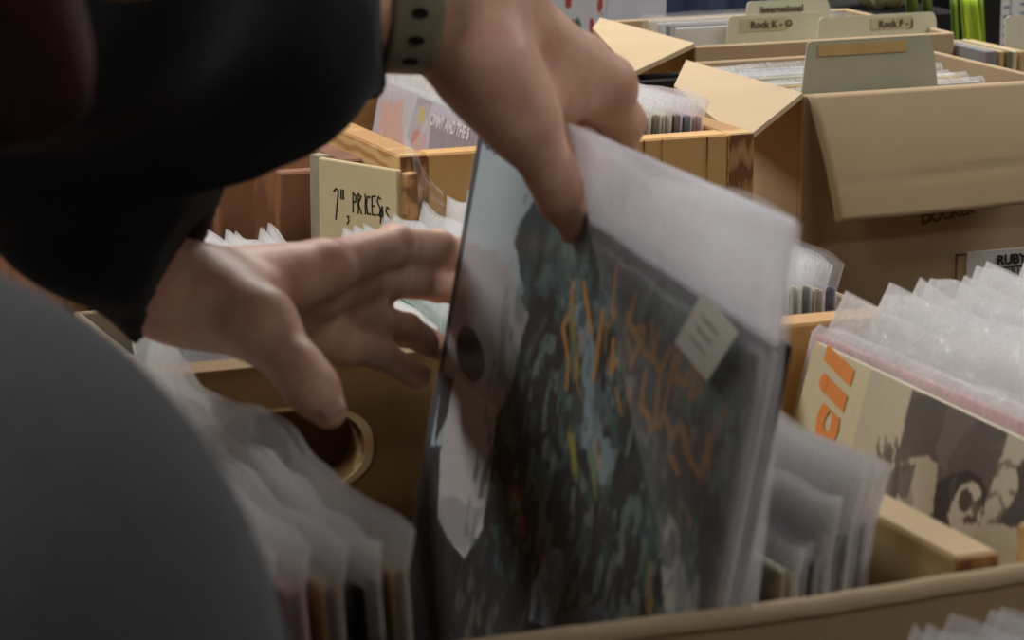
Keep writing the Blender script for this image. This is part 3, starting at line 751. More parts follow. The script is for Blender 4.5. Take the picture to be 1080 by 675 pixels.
# barcode label
lb = at_y(1020, 266, RY0 - .0012)
LW, LHt = .11, .060
lab = obj('barcode_label', MB().box((0, 0, 0), (LW, .0006, LHt), .0002).me('barcode_label'), WHITE, rb, Matrix.Translation(Vector((lb.x, RY0 - .0012, lb.z - LHt)) - Vector((RX0, RY0, .06))))
bars = MB(); x = .020
br = random.Random(3)
while x < LW - .012:
    wd = br.choice([.0008, .0012, .0020]); bars.box((x, -.0004, .004), (x + wd, 0, LHt - .0165)); x += wd + br.choice([.0010, .0016, .0022])
bars.box((.010, -.0004, LHt - .0158), (LW - .004, 0, LHt - .0146))
obj('barcode', bars.me('barcode'), INK, lab)
obj('lettering', text_mesh('RUBY R', .0112, bold=.0004, space=1.0), INK, lab, frame((.0275, -.0006, LHt - .0125), (1, 0, 0), (0, 0, 1)))
ol = MB()
for a, b in (((-.010, -.0003, -.06), (-.0088, .0011, LHt - .001)), ((-.010, -.0003, LHt - .0022), (0, .0011, LHt - .001))): ol.box(a, b)
obj('printed_outline', ol.me('printed_outline'), STAMP, lab)
obj('printed_mark', text_mesh('DOCKER', .012, bold=.0004), STAMP, rb, frame(at_y(972, 237, RY0 - .0007) - Vector((RX0, RY0, .060)), (1, 0, .12), (0, 0, 1)))
# index cards
def index_card(label, x0, x1, Y, zt, zb, mat, notch=.012, texts=(), lblrect=None, lean=4, parts=()):
    W = x1 - x0; H = zt - zb
    T = thing('index_card', label, 'index card', Matrix.Translation((x0, Y, zb)) @ Matrix.Rotation(R(-lean), 4, 'X'), 'index cards in the cartons')
    pts = [(0, 0, 0), (W, 0, 0), (W, 0, H * .55), (W - notch * .4, 0, H - .006)]
    pts += [(W - notch * .4 - .004 * (1 - math.cos(a)) - .001, 0, H - .006 + .006 * math.sin(a)) for a in (.5, 1.0, 1.57)]
    pts += [(notch * .4 + .005 - .004 * math.sin(a), 0, H - .006 + .006 * math.cos(a)) for a in (0, .6, 1.1, 1.57)]
    pts += [(0, 0, H * .55)]
    obj('card', MB().slab(pts, .0012).me('card'), mat, T)
    if lblrect: 
        a, b, c, d_ = lblrect; obj('paper_label', MB().box((a, -.0012, b), (c, -.0005, d_)).me('paper_label'), parts or LABEL, T)
    for body, size, tx, tz, m_ in texts: obj('lettering', text_mesh(body, size, bold=.0003, space=1.05), m_, T, frame((tx, -.0016, tz), (1, 0, 0), (0, 0, 1)))
    return T
q = lambda x, y, Y: at_y(x, y, Y)
Yc = RY0 + .012
a, b = q(845, 95, Yc), q(1000, 92, Yc)
index_card('grey green index card with a strip of yellowed tape, frontmost of all', a.x, b.x, Yc, q(915, 42, Yc).z, .15, CREAM_G, .022,
           lblrect=(.020, q(915, 42, Yc).z - .15 - .012, .098, q(915, 42, Yc).z - .15 - .003), parts=TAPE)
BY0 = 2.285
Yc = BY0 + .030
a, b = q(864, 40, Yc), q(997, 40, Yc); zt = q(930, 16.5, Yc).z
index_card('wide cream index card labelled Rock F-J', a.x, b.x, Yc, zt, .13, CREAM, .010, [('Rock F - J', .0085, .066, zt - .13 - .0115, INK_SOFT)], (.058, zt - .13 - .0135, .101, zt - .13 - .003))
Yc = BY0 + .045
a, b = q(768, 40, Yc), q(880, 40, Yc); zt = q(820, 16.0, Yc).z
index_card('cream index card labelled Rock K-O, left of the others', a.x, b.x, Yc, zt, .13, CREAM, .010, [('Rock K - O', .0085, .027, zt - .13 - .0115, INK_SOFT)], (.017, zt - .13 - .0145, .063, zt - .13 - .003))
Yc = BY0 + .075
a, b = q(785, 14, Yc), q(888, 14, Yc); zt = q(830, 1.0, Yc).z
index_card('cream index card labelled International, rearmost and tallest', a.x, b.x, Yc, zt, .13, CREAM, .018, [('International', .0080, .022, zt - .13 - .0105, INK_SOFT)])
# singles standing across the carton
def single(label, colour, Y, zt, x0, w, bag, group, seed=1, up=.004):
    T = thing('single_sleeve', label, 'record', Matrix.Translation((x0, Y, zt - .18)) @ Matrix.Rotation(R(-90), 4, 'Z') @ Matrix.Rotation(R(-6), 4, 'Y'), group)
    # local y runs to the right of the box after the turn; local x towards the viewer
    ck = (w, .18, .003)
    if ck not in COVERS: COVERS[ck] = cover_mesh(w, .18, .003)
    obj('card_cover', COVERS[ck].copy(), cmat(colour), T, Matrix.Scale(1, 4))
    if bag:
        obj('polythene_sleeve', bag_mesh(w, .18, .003, up, .0018, seed, 20), FILM, T)
    return T
cols = ['navy', 'white', 'charcoal', 'white', 'cream', 'mustard', 'white', 'brown', 'cream', 'white', 'pale blue', 'white']
for i, c in enumerate(cols):
    Y = RY0 + .026 + i * .0135
    T = single('%s single in the open carton, %s from the front' % (c, ORD[i]), c, Y, ZR - .012 - (.006 if i % 3 == 1 else 0) + .0008 * i, RX0 + .010, .188, i % 2 == 1 or i > 7, 'singles in the open carton', i % 4)
    T.matrix_local = Matrix.Translation((RX0 + .010, Y, ZR - .192 + .0008 * i)) @ Matrix.Rotation(R(-90), 4, 'Z') @ Matrix.Rotation(R(180), 4, 'Z') @ Matrix.Rotation(R(0), 4, 'Y')
    T.matrix_local = Matrix(((0, 1, 0, RX0 + .010), (1, 0, 0, Y), (0, 0, 1, ZR - .190 - (.004 if i % 3 == 1 else 0) + .0005 * i), (0, 0, 0, 1)))

# ------------------------------------------------------------------ rear carton
bx0 = 1.118
l3 = [Vector((bx0, BY0, ZR)), Vector((bx0, BY0 + .20, ZR)), at(625, 32, 2.66), at(667, 79, 2.47)]
rear = carton('rear open cardboard carton with its left flap folded out', bx0, 1.378, BY0, BY0 + .20, ZR - .001, TABLE, CARD, fl=[(l3, CARD_LIT, 'pale left flap folded outwards')])
for i, c in enumerate(['white', 'grey', 'white', 'cream']):
    Y = BY0 + .10 + i * .02
    T = thing('single_sleeve', '%s single in polythene at the back of the rear carton, %s from the front' % (c, ORD[i]), 'record', Matrix(((0, 1, 0, bx0 + .030), (1, 0, 0, Y), (0, 0, 1, ZR - .178), (0, 0, 0, 1))), 'singles in the rear carton')
    obj('card_cover', cover_mesh(.18, .18, .003), cmat(c), T)
    obj('polythene_sleeve', bag_mesh(.18, .18, .003, .006, .0015, i, 20), FILM_HAZY, T)
blk = carton('black box added as the shade between the two cartons', 1.035, 1.105, 2.225, 2.262, .262, TABLE, SHADOWCARD)  # added box, its black stands in for shade under the rear flap

# far right spines
pg = at_y(1042, 52, 2.17)
for i, (c, px) in enumerate((('grey', 1040), ('tan', 1054), ('olive', 1062), ('buff', 1068), ('tan', 1076))):
    p = at_y(px, 54, 2.235)
    T = thing('boxed_single', '%s spine, %s in the group at the far right edge behind the open carton' % (c, ORD[i]), 'record', Matrix.Translation((p.x, 2.235, p.z - .18)), 'spines at the far right edge')
    wd = .012 if i == 0 else .0055
    obj('card_cover', MB().box((0, 0, 0), (wd, .09, .18), .0010).me('card_cover'), cmat(c), T)
rt = carton('small cardboard box at the far right edge', pg.x - .008, pg.x + .11, 2.215, 2.36, .17, TABLE, CARD_DARK)
Yc = 2.33
a, b = q(1068, 40, Yc), q(1130, 40, Yc)
index_card('blank cream index card cut by the right edge of the picture', a.x, b.x, Yc, q(1075, 19, Yc).z, TABLE + .008, CREAM, .01)

# ------------------------------------------------------------------ backdrop things
def cloth(label, name, x0, x1, Y, z0, z1, mat, folds=4, amp=.01, cat='cloth', thick=.002, nx=60, nz=16):
    def f(u, v):
        x = x0 + (x1 - x0) * u
        return Vector((x, Y + amp * math.sin(u * folds * 6.283) + amp * .4 * noise.noise(Vector((u * 7, v * 3, 1))), z0 + (z1 - z0) * v))
    return tag(obj(name, grid_sheet(f, nx, nz, thick, name), mat), label, cat)
cloth('navy blue curtain hanging in folds behind the cartons', 'curtain', .6, 3.4, 3.75, FLOOR + .02, .95, mottled('navy cloth', (44, 52, 74), .9, .25, (10, 1, .3), 10), 26, .03, nx=400)
# patterned paper bag
pb0, pb1 = at_y(562, 15, 2.80), at_y(639, 15, 2.80)
F_ = Art(160, 160, (200, 200, 208))
fr = random.Random(11)
for k in range(80):
    cx, cy = fr.random(), fr.random(); c = fr.choice([(168, 50, 44), (60, 96, 72), (196, 150, 60), (168, 50, 44), (190, 100, 60)])
    F_.ell(cx, cy, fr.uniform(.03, .055), fr.uniform(.018, .030), c, .95, .03, k); F_.ell(cx + .03, cy + .02, .010, .006, (50, 80, 60), .9)
bg = thing('patterned_bag', 'white bag printed with small red, green and yellow fruit behind the hand', 'bag', Matrix.Translation((pb0.x, 2.80, TABLE)))
bw = pb1.x - pb0.x
obj('bag_body', MB().box((0, .001, 0), (bw, .07, .40), .004).me('bag_body'), WHITE, bg)
obj('printed_front', F_.panel('printed_front', bw, .40), PRINT_MATT, bg, Matrix(((0, -1, 0, bw), (1, 0, 0, 0), (0, 0, 1, 0), (0, 0, 0, 1))))
pb2, pb3 = at_y(637, 15, 2.86), at_y(702, 15, 2.86)
wb = MB().slab([(pb2.x + .004, 2.86, TABLE), (pb3.x - .006, 2.86, TABLE), (pb3.x, 2.86, .36), (pb2.x, 2.86, .36)], .01)
tag(obj('white_board', wb.me('white_board'), mottled('lavender white card', (206, 206, 216), .7, .03)), 'plain pale lavender card standing behind the rear carton', 'card')
# pale yellow cloth bundle
c0 = at_y(930, -6, 2.75)
def bundle(u, v):
    a = u * 6.283; b_ = v * math.pi
    r = .045 + .007 * noise.noise(Vector((math.cos(a) * 2, math.sin(a) * 2, v * 3))) + .004 * noise.noise(Vector((math.cos(a) * 6, math.sin(a) * 6, v * 9)))
    return Vector((c0.x + r * 1.0 * math.cos(a) * math.sin(b_), 2.75 + r * math.sin(a) * math.sin(b_), c0.z + .055 + r * 1.55 * math.cos(b_)))
tag(obj('cloth_bundle', grid_sheet(bundle, 40, 26, 0, 'cloth_bundle'), mottled('pale yellow cloth', (196, 190, 140), .9, .08, (1, 1, 1), 30, .3)), 'pale yellow cloth bundle behind the rock index card', 'cloth')
pd = MB().box((c0.x - .06, 2.70, TABLE), (c0.x + .06, 2.84, c0.z - .014), .004)
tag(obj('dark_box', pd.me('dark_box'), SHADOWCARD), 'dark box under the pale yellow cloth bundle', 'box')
# hanging ribbons
RIB = {'olive': (86, 104, 40), 'lime': (166, 190, 52), 'yellow green': (112, 140, 44), 'teal': (60, 120, 96)}
spec = [('olive', 968, 990, .012), ('olive', 985, 1000, .010), ('lime', 1024, 1034, .007), ('lime', 1032, 1048, .010), ('yellow green', 1012, 1016, .006), ('teal', 1034, 1037, .006), ('lime', 1040, 1055, .006)]
for i, (c, xa, xb, wd) in enumerate(spec):
    pa, pb_ = at_y(xa, -8, 2.62 + i * .012), at_y(xb, 125, 2.62 + i * .012)
    pb_.z = TABLE
    def rib(u, v, pa=pa, pb_=pb_, wd=wd, i=i):
        p = pa.lerp(pb_, v) if v <= 1 else pb_
        p = p + Vector(((wd * .62) * (u - .5) * 1.6 + .018 * (v - .5), .003 * math.sin(u * 5) + .012 * math.sin(v * 4 + i), 0)); p.x += .006 * math.sin(v * 3 + i); return p
    tag(obj('ribbon', grid_sheet(rib, 6, 20, .0008, 'ribbon'), mottled(c + ' ribbon', RIB[c], .6, .08)), '%s ribbon, %s from the left of those hanging at the top right' % (c, ORD[i]), 'ribbon', 'green ribbons hanging at the top right')
pa = at_y(1040, 20, 2.90); pc = at_y(962, 30, 2.9)
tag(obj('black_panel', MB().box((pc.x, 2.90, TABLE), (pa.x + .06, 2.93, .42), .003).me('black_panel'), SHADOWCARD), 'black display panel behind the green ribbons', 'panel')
for i, (xa, xb) in enumerate(((1047, 1066), (1062, 1100))):
    a, b = at_y(xa, 0, 2.80 + i * .02), at_y(xb, 0, 2.80 + i * .02)
    T = thing('printed_sheet', ['narrow tilted white sheet printed with a blue grid beside the lime ribbons', 'white sheet printed with grey lines at the top right corner'][i], 'paper', frame((a.x + .012, 2.80 + i * .02, TABLE), (1, 0, -.0), (-.12, .0, 1)))
    W = b.x - a.x; obj('sheet', MB().box((0, 0, -.001), (W, .42, .001)).me('sheet'), WHITE, T)
    g = MB()
    for k in range(40): g.box((.002, .012 + k * .0105, .001), (W * (.4 + .5 * ((k * 7) % 5) / 5), .0145 + k * .0105, .0016))
    g.box((W * .45, .01, .001), (W * .48, .41, .0017))
    obj('printed_lines', g.me('printed_lines'), mottled('slate ink', (110, 122, 150), .6), T)
#PEOPLE
# ------------------------------------------------------------------ people: smooth blended bodies meshed from a distance field
def cone_sd(X, a, b, ra, rb):
    a = np.array(a); b = np.array(b); d = b - a; L2 = float(d @ d) + 1e-12
    pa = X - a; t = np.clip((pa @ d) / L2, 0, 1)
    return np.linalg.norm(pa - t[..., None] * d, axis=-1) - (ra + (rb - ra) * t)
def ell_sd(X, c, r, M=None):
    p = X - np.array(c)
    if M is not None: p = p @ np.array(M)          # columns of M are the ellipsoid axes
    q = p / np.array(r); k = np.linalg.norm(q, axis=-1)
    return (k - 1) * min(r)
def smin(a, b, k):
    h = np.clip(.5 + .5 * (b - a) / k, 0, 1); return b + (a - b) * h - k * h * (1 - h)
def surface_net(fn, lo, hi, cell, name, disp=None):
    lo = np.array(lo, float); hi = np.array(hi, float); N = np.ceil((hi - lo) / cell).astype(int) + 1
    g = np.stack(np.meshgrid(*[lo[i] + cell * np.arange(N[i]) for i in range(3)], indexing='ij'), -1)
    D = fn(g.reshape(-1, 3)).reshape(N)
    ins = D < 0
    cnt = np.zeros(N - 1, int); acc = np.zeros((*(N - 1), 3)); crs = np.zeros(N - 1)
    def sl(o): return tuple(slice(o[i], N[i] - 1 + o[i]) for i in range(3))
    for o in np.ndindex(2, 2, 2): cnt += ins[sl(o)]
    for ax in range(3):
        for u in (0, 1):
            for v in (0, 1):
                o = [0, 0, 0]; o[(ax + 1) % 3] = u; o[(ax + 2) % 3] = v; p = list(o); p[ax] = 1
                a = D[sl(o)]; b = D[sl(p)]; m = (a < 0) != (b < 0); t = np.where(m, a / np.where(m, a - b, 1), 0)
                pos = np.zeros((*(N - 1), 3)); pos[..., ax] = t
                for q_ in range(3):
                    if q_ != ax: pos[..., q_] = o[q_]
                acc += pos * m[..., None]; crs += m
    act = (cnt > 0) & (cnt < 8)
    idx = -np.ones(N - 1, int); idx[act] = np.arange(act.sum())
    ijk = np.argwhere(act); V = lo + cell * (ijk + acc[act] / crs[act][:, None])
    F = []
    for ax in range(3):
        u, v = (ax + 1) % 3, (ax + 2) % 3
        s0 = [slice(None)] * 3; s1 = [slice(None)] * 3; s0[ax] = slice(0, -1); s1[ax] = slice(1, None)
        ch = ins[tuple(s0)] != ins[tuple(s1)]; e = np.argwhere(ch)
        e = e[(e[:, u] > 0) & (e[:, v] > 0) & (e[:, u] < N[u] - 1) & (e[:, v] < N[v] - 1)]
        if not len(e): continue
        fl = ins[tuple(s0)][tuple(e.T)]
        def cid(du, dv):
            c = e.copy(); c[:, u] -= du; c[:, v] -= dv; return idx[tuple(c.T)]
        q_ = np.stack([cid(1, 1), cid(0, 1), cid(0, 0), cid(1, 0)], 1)
        q_[~fl] = q_[~fl][:, ::-1]; F.append(q_)
    F = np.concatenate(F); F = F[(F >= 0).all(1)]
    me = bpy.data.meshes.new(name); me.vertices.add(len(V)); me.vertices.foreach_set('co', V.ravel())
    me.loops.add(F.size); me.polygons.add(len(F)); me.polygons.foreach_set('loop_start', np.arange(0, F.size, 4)); me.loops.foreach_set('vertex_index', F.ravel())
    me.polygons.foreach_set('use_smooth', np.ones(len(F), bool)); me.update(calc_edges=True)
    return me
def V3(v): return np.array(v, float)
def chain(X, pts, k=.003):
    """pts: list of (point, radius); tapered joined segments"""
    D = None
    for (a, ra), (b, rb) in zip(pts, pts[1:]):
        d = cone_sd(X, a, b, ra, rb); D = d if D is None else smin(D, d, k)
    return D
def bounds(pts, pad):
    P_ = np.array([p for p, r in pts]); r = max(r for p, r in pts) + pad
    return P_.min(0) - r, P_.max(0) + r
def merge(name, mes):
    vs, fs = [], []; n = 0
    for m in mes:
        co = np.zeros(len(m.vertices) * 3); m.vertices.foreach_get('co', co); vs.append(co.reshape(-1, 3))
        li = np.zeros(len(m.loops), int); m.loops.foreach_get('vertex_index', li); fs.append(li.reshape(-1, 4) + n); n += len(m.vertices); bpy.data.meshes.remove(m)
    V = np.concatenate(vs); F = np.concatenate(fs)
    me = bpy.data.meshes.new(name); me.vertices.add(len(V)); me.vertices.foreach_set('co', V.ravel())
    me.loops.add(F.size); me.polygons.add(len(F)); me.polygons.foreach_set('loop_start', np.arange(0, F.size, 4)); me.loops.foreach_set('vertex_index', F.ravel())
    me.polygons.foreach_set('use_smooth', np.ones(len(F), bool)); me.update(calc_edges=True)
    return me
def pd_(x, y, d, r): return (V3(at(x, y, d)), r)

def skin_mat():
    m, nt, b = new_mat('skin')
    vec = coords(nt); f = noise_node(nt, vec, 38, 4, .55); f2 = noise_node(nt, vec, 420, 3, .6)
    col = ramp(nt, f, [(.30, lin((206, 148, 128))), (.55, lin((222, 178, 152))), (.75, lin((216, 152, 138)))])
    nt.links.new(col, b.inputs['Base Color'])
    b.inputs['Roughness'].default_value = .48; b.inputs['Specular IOR Level'].default_value = .35
    b.inputs['Subsurface Weight'].default_value = .12; b.inputs['Subsurface Radius'].default_value = (.006, .0025, .0015); b.inputs['Subsurface Scale'].default_value = 1
    bump(nt, b, f2, .12, .0004)
    return m
SKIN = skin_mat()
NAIL = mottled('pink nail', (206, 158, 148), .3, .03, bmp=0, spec=.5)

# --- left hand: reaches from the left, thumb towards the camera, fingers round the far edge of the record
LWr = pd_(182, 306, 1.215, .0175)
L = {
 'index': [pd_(340, 284, 1.262, .0118), pd_(416, 259, 1.325, .0086), pd_(462, 261, 1.385, .0080), pd_(506, 274, 1.43, .0068)],
 'middle': [pd_(336, 304, 1.285, .0116), pd_(410, 294, 1.34, .0088), pd_(462, 300, 1.40, .0080), pd_(500, 312, 1.44, .0068)],
 'ring': [pd_(325, 326, 1.300, .0112), pd_(388, 336, 1.325, .0086), pd_(428, 348, 1.365, .0076), pd_(462, 366, 1.40, .0064)],
 'little': [pd_(308, 348, 1.300, .0102), pd_(366, 366, 1.300, .0076), pd_(404, 374, 1.330, .0068), pd_(441, 398, 1.355, .0058)],
 'thumb': [pd_(218, 316, 1.215, .0165), pd_(274, 342, 1.195, .0138), pd_(316, 392, 1.180, .0102), pd_(331, 412, 1.175, .0098), pd_(347, 434, 1.172, .0072)]}
def left_hand(X):
    w = LWr[0]; fa = V3(at(110, 258, 1.180))
    D = cone_sd(X, fa, w, .021, .0175)
    for f, rw in (('index', .0150), ('middle', .0155), ('ring', .0150), ('little', .0145)):
        a = w + (V3((0, 0, -.002)) if f == 'little' else 0)
        D = smin(D, cone_sd(X, a, L[f][0][0], rw, L[f][0][1] * 1.08), .010)
    D = smin(D, cone_sd(X, w, L['thumb'][0][0], .0165, .0175), .012)
    D = smin(D, cone_sd(X, L['thumb'][0][0], L['thumb'][1][0], .0165, .0135), .012)
    # web between thumb and index
    wa = L['thumb'][1][0] * .55 + L['thumb'][0][0] * .45; wb = L['index'][0][0]
    D = smin(D, cone_sd(X, wa, wa * .35 + wb * .65, .0095, .0065), .018)
    D = smin(D, chain(X, L['thumb'][1:], .006), .009)
    for f in ('index', 'middle', 'ring', 'little'):
        c = chain(X, L[f], .004)
        k0, r0 = L[f][1]
        c = smin(c, ell_sd(X, k0, (r0 * 1.03,) * 3), .004)
        D = smin(D, c, .0055)
    return D
pts = [LWr, pd_(110, 258, 1.18, .03)] + [p for f in L.values() for p in f]
lo, hi = bounds(pts, .008)
me_l = surface_net(left_hand, lo, hi, .0016, 'left_hand')

# --- right hand: comes over from the cuff, thumb in front of the cover, fingers behind it
RWr = pd_(490, 16, 1.222, .0245)
Rh = {
 'index': [pd_(636, 92, 1.285, .0135), pd_(655, 128, 1.325, .0095), pd_(648, 190, 1.345, .0084), pd_(636, 236, 1.335, .0072)],
 'middle': [pd_(612, 72, 1.315, .0135), pd_(640, 120, 1.365, .0095), pd_(630, 188, 1.375, .0085), pd_(616, 240, 1.36, .0072)],
 'ring': [pd_(585, 58, 1.335, .0130), pd_(612, 112, 1.385, .0090), pd_(602, 176, 1.392, .0080), pd_(590, 222, 1.372, .0070)],
 'little': [pd_(556, 50, 1.345, .0120), pd_(580, 104, 1.385, .0080), pd_(574, 156, 1.392, .0072), pd_(566, 192, 1.372, .0062)],
 'thumb': [pd_(512, 74, 1.208, .0160), pd_(553, 132, 1.212, .0128), pd_(581, 182, 1.224, .0102), pd_(592, 208, 1.231, .0096), pd_(605, 236, 1.240, .0070)]}
def right_hand(X):
    w = RWr[0]; fa = V3(at(350, -8, 1.190))
    w2 = V3(at(512, -12, 1.232))
    D = smin(cone_sd(X, fa, w, .0260, .0240), cone_sd(X, fa, w2, .0260, .0235), .010)
    for f, rw in (('index', .0225), ('middle', .0215), ('ring', .0195), ('little', .0185)):
        D = smin(D, cone_sd(X, w if f != 'little' else w2, Rh[f][0][0], rw, Rh[f][0][1] * 1.1), .012)
    D = smin(D, cone_sd(X, w, Rh['thumb'][0][0], .0215, .0175), .014)
    D = smin(D, cone_sd(X, Rh['thumb'][0][0], Rh['thumb'][1][0], .0180, .0135), .014)
    wa = Rh['thumb'][0][0] * .45 + Rh['thumb'][1][0] * .55
    D = smin(D, cone_sd(X, wa, V3(at(588, 104, 1.262)), .0115, .0115), .016)
    D = smin(D, chain(X, Rh['thumb'][1:], .006), .010)
    for f in ('index', 'middle', 'ring', 'little'):
        c = chain(X, Rh[f], .004); k0, r0 = Rh[f][1]
        c = smin(c, ell_sd(X, k0, (r0 * 1.12,) * 3), .004)
        D = smin(D, c, .006)
    return D
pts = [RWr, pd_(350, -8, 1.19, .03), pd_(515, -6, 1.232, .02)] + [p for f in Rh.values() for p in f]
lo, hi = bounds(pts, .008)
me_r = surface_net(right_hand, lo, hi, .0016, 'right_hand')

# --- rest of the body (coarser): head, neck, torso under the clothes, arms, legs
hc = V3(at(-215, -270, .78))                               # head centre, tipped forward and to the right
fwd = V3((.92, .02, -.38)); fwd /= np.linalg.norm(fwd)
upv = V3((.36, -.05, .92)); upv -= fwd * (upv @ fwd); upv /= np.linalg.norm(upv); lat = np.cross(upv, fwd)
def hp(f, u, l=0.0): return hc + fwd * f + upv * u + lat * l
SH_R, SH_L = V3((-.02, .82, .50)), V3((-.02, 1.14, .475))
CH, HIP = V3((-.04, .97, .44)), V3((-.46, 1.02, .12))
EL_R, WR_R = V3(at(60, -75, 1.03)), V3(at(350, -8, 1.175))
EL_L, WR_L = V3(at(20, 30, 1.11)), V3(at(110, 258, 1.18))
def body(X):
    Mh = np.stack([fwd, upv, lat], 1)
    D = ell_sd(X, hp(-.008, .018), (.094, .098, .072), Mh)
    D = smin(D, ell_sd(X, hp(.030, -.055), (.056, .060, .052), Mh), .03)              # jaw
    D = smin(D, ell_sd(X, hp(.066, -.090), (.018, .016, .020), Mh), .015)             # chin
    D = smin(D, cone_sd(X, hp(.088, .008), hp(.106, -.024), .008, .0125), .010)       # nose
    D = smin(D, cone_sd(X, hp(.082, .030, -.030), hp(.082, .030, .030), .010, .010), .012)  # brow
    D = smin(D, cone_sd(X, hp(.086, -.052, -.016), hp(.086, -.052, .016), .0075, .0075), .006)  # lips
    for s_ in (-1, 1):
        D = -smin(-D, ell_sd(X, hp(.092, .010, .030 * s_), (.012, .010, .014), Mh), .006)    # eye sockets
        D = smin(D, ell_sd(X, hp(.080, .010, .030 * s_), (.0115, .0115, .0115)), .003)
        e = ell_sd(X, hp(-.004, -.004, .078 * s_), (.016, .030, .009), Mh)                  # ears
        e = -smin(-e, ell_sd(X, hp(.000, .000, .088 * s_), (.009, .018, .006), Mh), .004)
        D = smin(D, e, .006)
    nk = CH + V3((.04, -.01, .09))
    D = smin(D, cone_sd(X, hp(-.035, -.050), nk, .052, .060), .03)
    D = smin(D, cone_sd(X, CH, HIP, .125, .135), .05)
    D = smin(D, cone_sd(X, SH_R, SH_L, .060, .060), .06)
    for S_, E_, W_ in ((SH_R, EL_R, WR_R), (SH_L, EL_L, WR_L)):
        D = smin(D, cone_sd(X, S_, E_, .046, .036), .03); D = smin(D, cone_sd(X, E_, W_, .036, .026), .02)
    for s_ in (-1, 1):
        hp_ = HIP + V3((0, .085 * s_, -.03)); kn = V3((-.44, 1.02 + .11 * s_, -.34)); an = V3((-.50, 1.02 + .12 * s_, FLOOR + .09))
        D = smin(D, cone_sd(X, hp_, kn, .080, .055), .04); D = smin(D, cone_sd(X, kn, an, .052, .036), .02)
        D = smin(D, cone_sd(X, an, an + V3((.16, 0, -.05)), .036, .028), .02)
    return D
me_b = surface_net(body, (-.68, .75, FLOOR), (.47, 1.36, .80), .0085, 'body_rest')
p1 = thing('person', 'person in black sleeves with a wristband, leaning over the crates and lifting a record', 'person', Matrix.Translation((-.46, 1.02, FLOOR)))
Minv = Matrix.Translation((.46, -1.02, -FLOOR))
obj('body', merge('body', [me_b, me_l, me_r]), SKIN, p1, Minv)
# fingernails
def nail(prev, tip, r, side, up_amt=.55, wide=.62, L_=.0062, back=.0030):
    a = V3(tip) ; d = a - V3(prev); d /= np.linalg.norm(d); s_ = V3(side); s_ -= d * (s_ @ d); s_ /= np.linalg.norm(s_); c = np.cross(d, s_)
    ctr = a - d * back
    def f(u, v):
        ang = (u - .5) * 1.5; rad = r * 1.0
        e = max(0.0, abs(v - .5) * 2 - .5) * .8
        ang *= (1 - e * e)
        return Vector(ctr + d * (v - .35) * L_ * 2.0 + s_ * rad * math.cos(ang) * .98 + c * rad * math.sin(ang))
    return grid_sheet(f, 10, 10, .0006, 'fingernail')
tocam = -V3(CF)
obj('fingernail', nail(L['thumb'][3][0], L['thumb'][4][0], .0078, tocam * .9 + V3(CR) * .25 + V3(CU) * .30, L_=.0058), NAIL, p1, Minv)['label'] = 'pink thumbnail'
for f in ('ring', 'little'):
    obj('fingernail', nail(L[f][2][0], L[f][3][0], L[f][3][1], V3(CU) * 1.0 + V3(CR) * .3, L_=.0048), NAIL, p1, Minv)
obj('fingernail', nail(Rh['thumb'][3][0], Rh['thumb'][4][0], .0074, V3(CR) * -.6 + tocam * .5, L_=.0058), NAIL, p1, Minv)
# hair
def hair(X):
    Mh = np.stack([fwd, upv, lat], 1)
    D = ell_sd(X, hp(-.022, .030), (.100, .100, .082), Mh)
    D = smin(D, cone_sd(X, hp(-.06, .0), hp(-.085, -.055), .055, .040), .03)
    face = ell_sd(X, hp(.085, -.040), (.075, .085, .085), Mh)
    D = np.maximum(D, -face)
    for x0, y0, x1, y1, r1 in ((-60, -150, 48, 118, .0075), (-40, -160, 66, 60, .008), (-120, -130, 6, 96, .008), (-190, -120, -60, 130, .010)):
        D = smin(D, cone_sd(X, V3(at(x0, y0, .745)), V3(at(x1, y1, .765)), .022, r1), .016)
    return D + .002 * np.sin(X[:, 0] * 260 + X[:, 2] * 120) * np.sin(X[:, 1] * 210)
hm = mottled('dark reddish brown hair', (58, 26, 24), .7, .25, (1, 1, 1), 90, .5)
obj('hair', surface_net(hair, hc - .17, hc + .17, .005, 'hair'), hm, p1, Minv)
# clothing
def fabric(name, c, sc=260, var=.15):
    m, nt, b = new_mat(name); vec = coords(nt); f = noise_node(nt, vec, sc, 3, .7); f2 = noise_node(nt, vec, 9, 3, .5)
    mx = nt.nodes.new('ShaderNodeMath'); mx.operation = 'MULTIPLY_ADD'; nt.links.new(f, mx.inputs[0]); mx.inputs[1].default_value = .5; nt.links.new(f2, mx.inputs[2])
    c = lin(c); nt.links.new(ramp(nt, mx.outputs[0], [(.45, tuple(v * (1 - var) for v in c)), (1.0, tuple(v * (1 + var) for v in c))]), b.inputs['Base Color'])
    b.inputs['Roughness'].default_value = .95; b.inputs['Specular IOR Level'].default_value = .12; b.inputs['Sheen Weight'].default_value = .05
    bump(nt, b, f, .4, .0008); return m
BLACKF = fabric('black sweatshirt', (24, 24, 25)); GREYF = fabric('charcoal marl sweatshirt', (72, 73, 76), 200, .25); JEAN = fabric('dark denim', (34, 38, 48))
def folds(X, amp, f1=38., f2=21.):
    return amp * (np.sin(X[:, 0] * f1 + 3 * np.sin(X[:, 2] * 17) + 1.7) * np.sin(X[:, 2] * f2 + X[:, 1] * 13) + .5 * np.sin(X[:, 1] * 55 + X[:, 0] * 31))
CUFF_R = V3(at(399, 6, 1.200)); CUFF_L = V3(at(176, 280, 1.195))
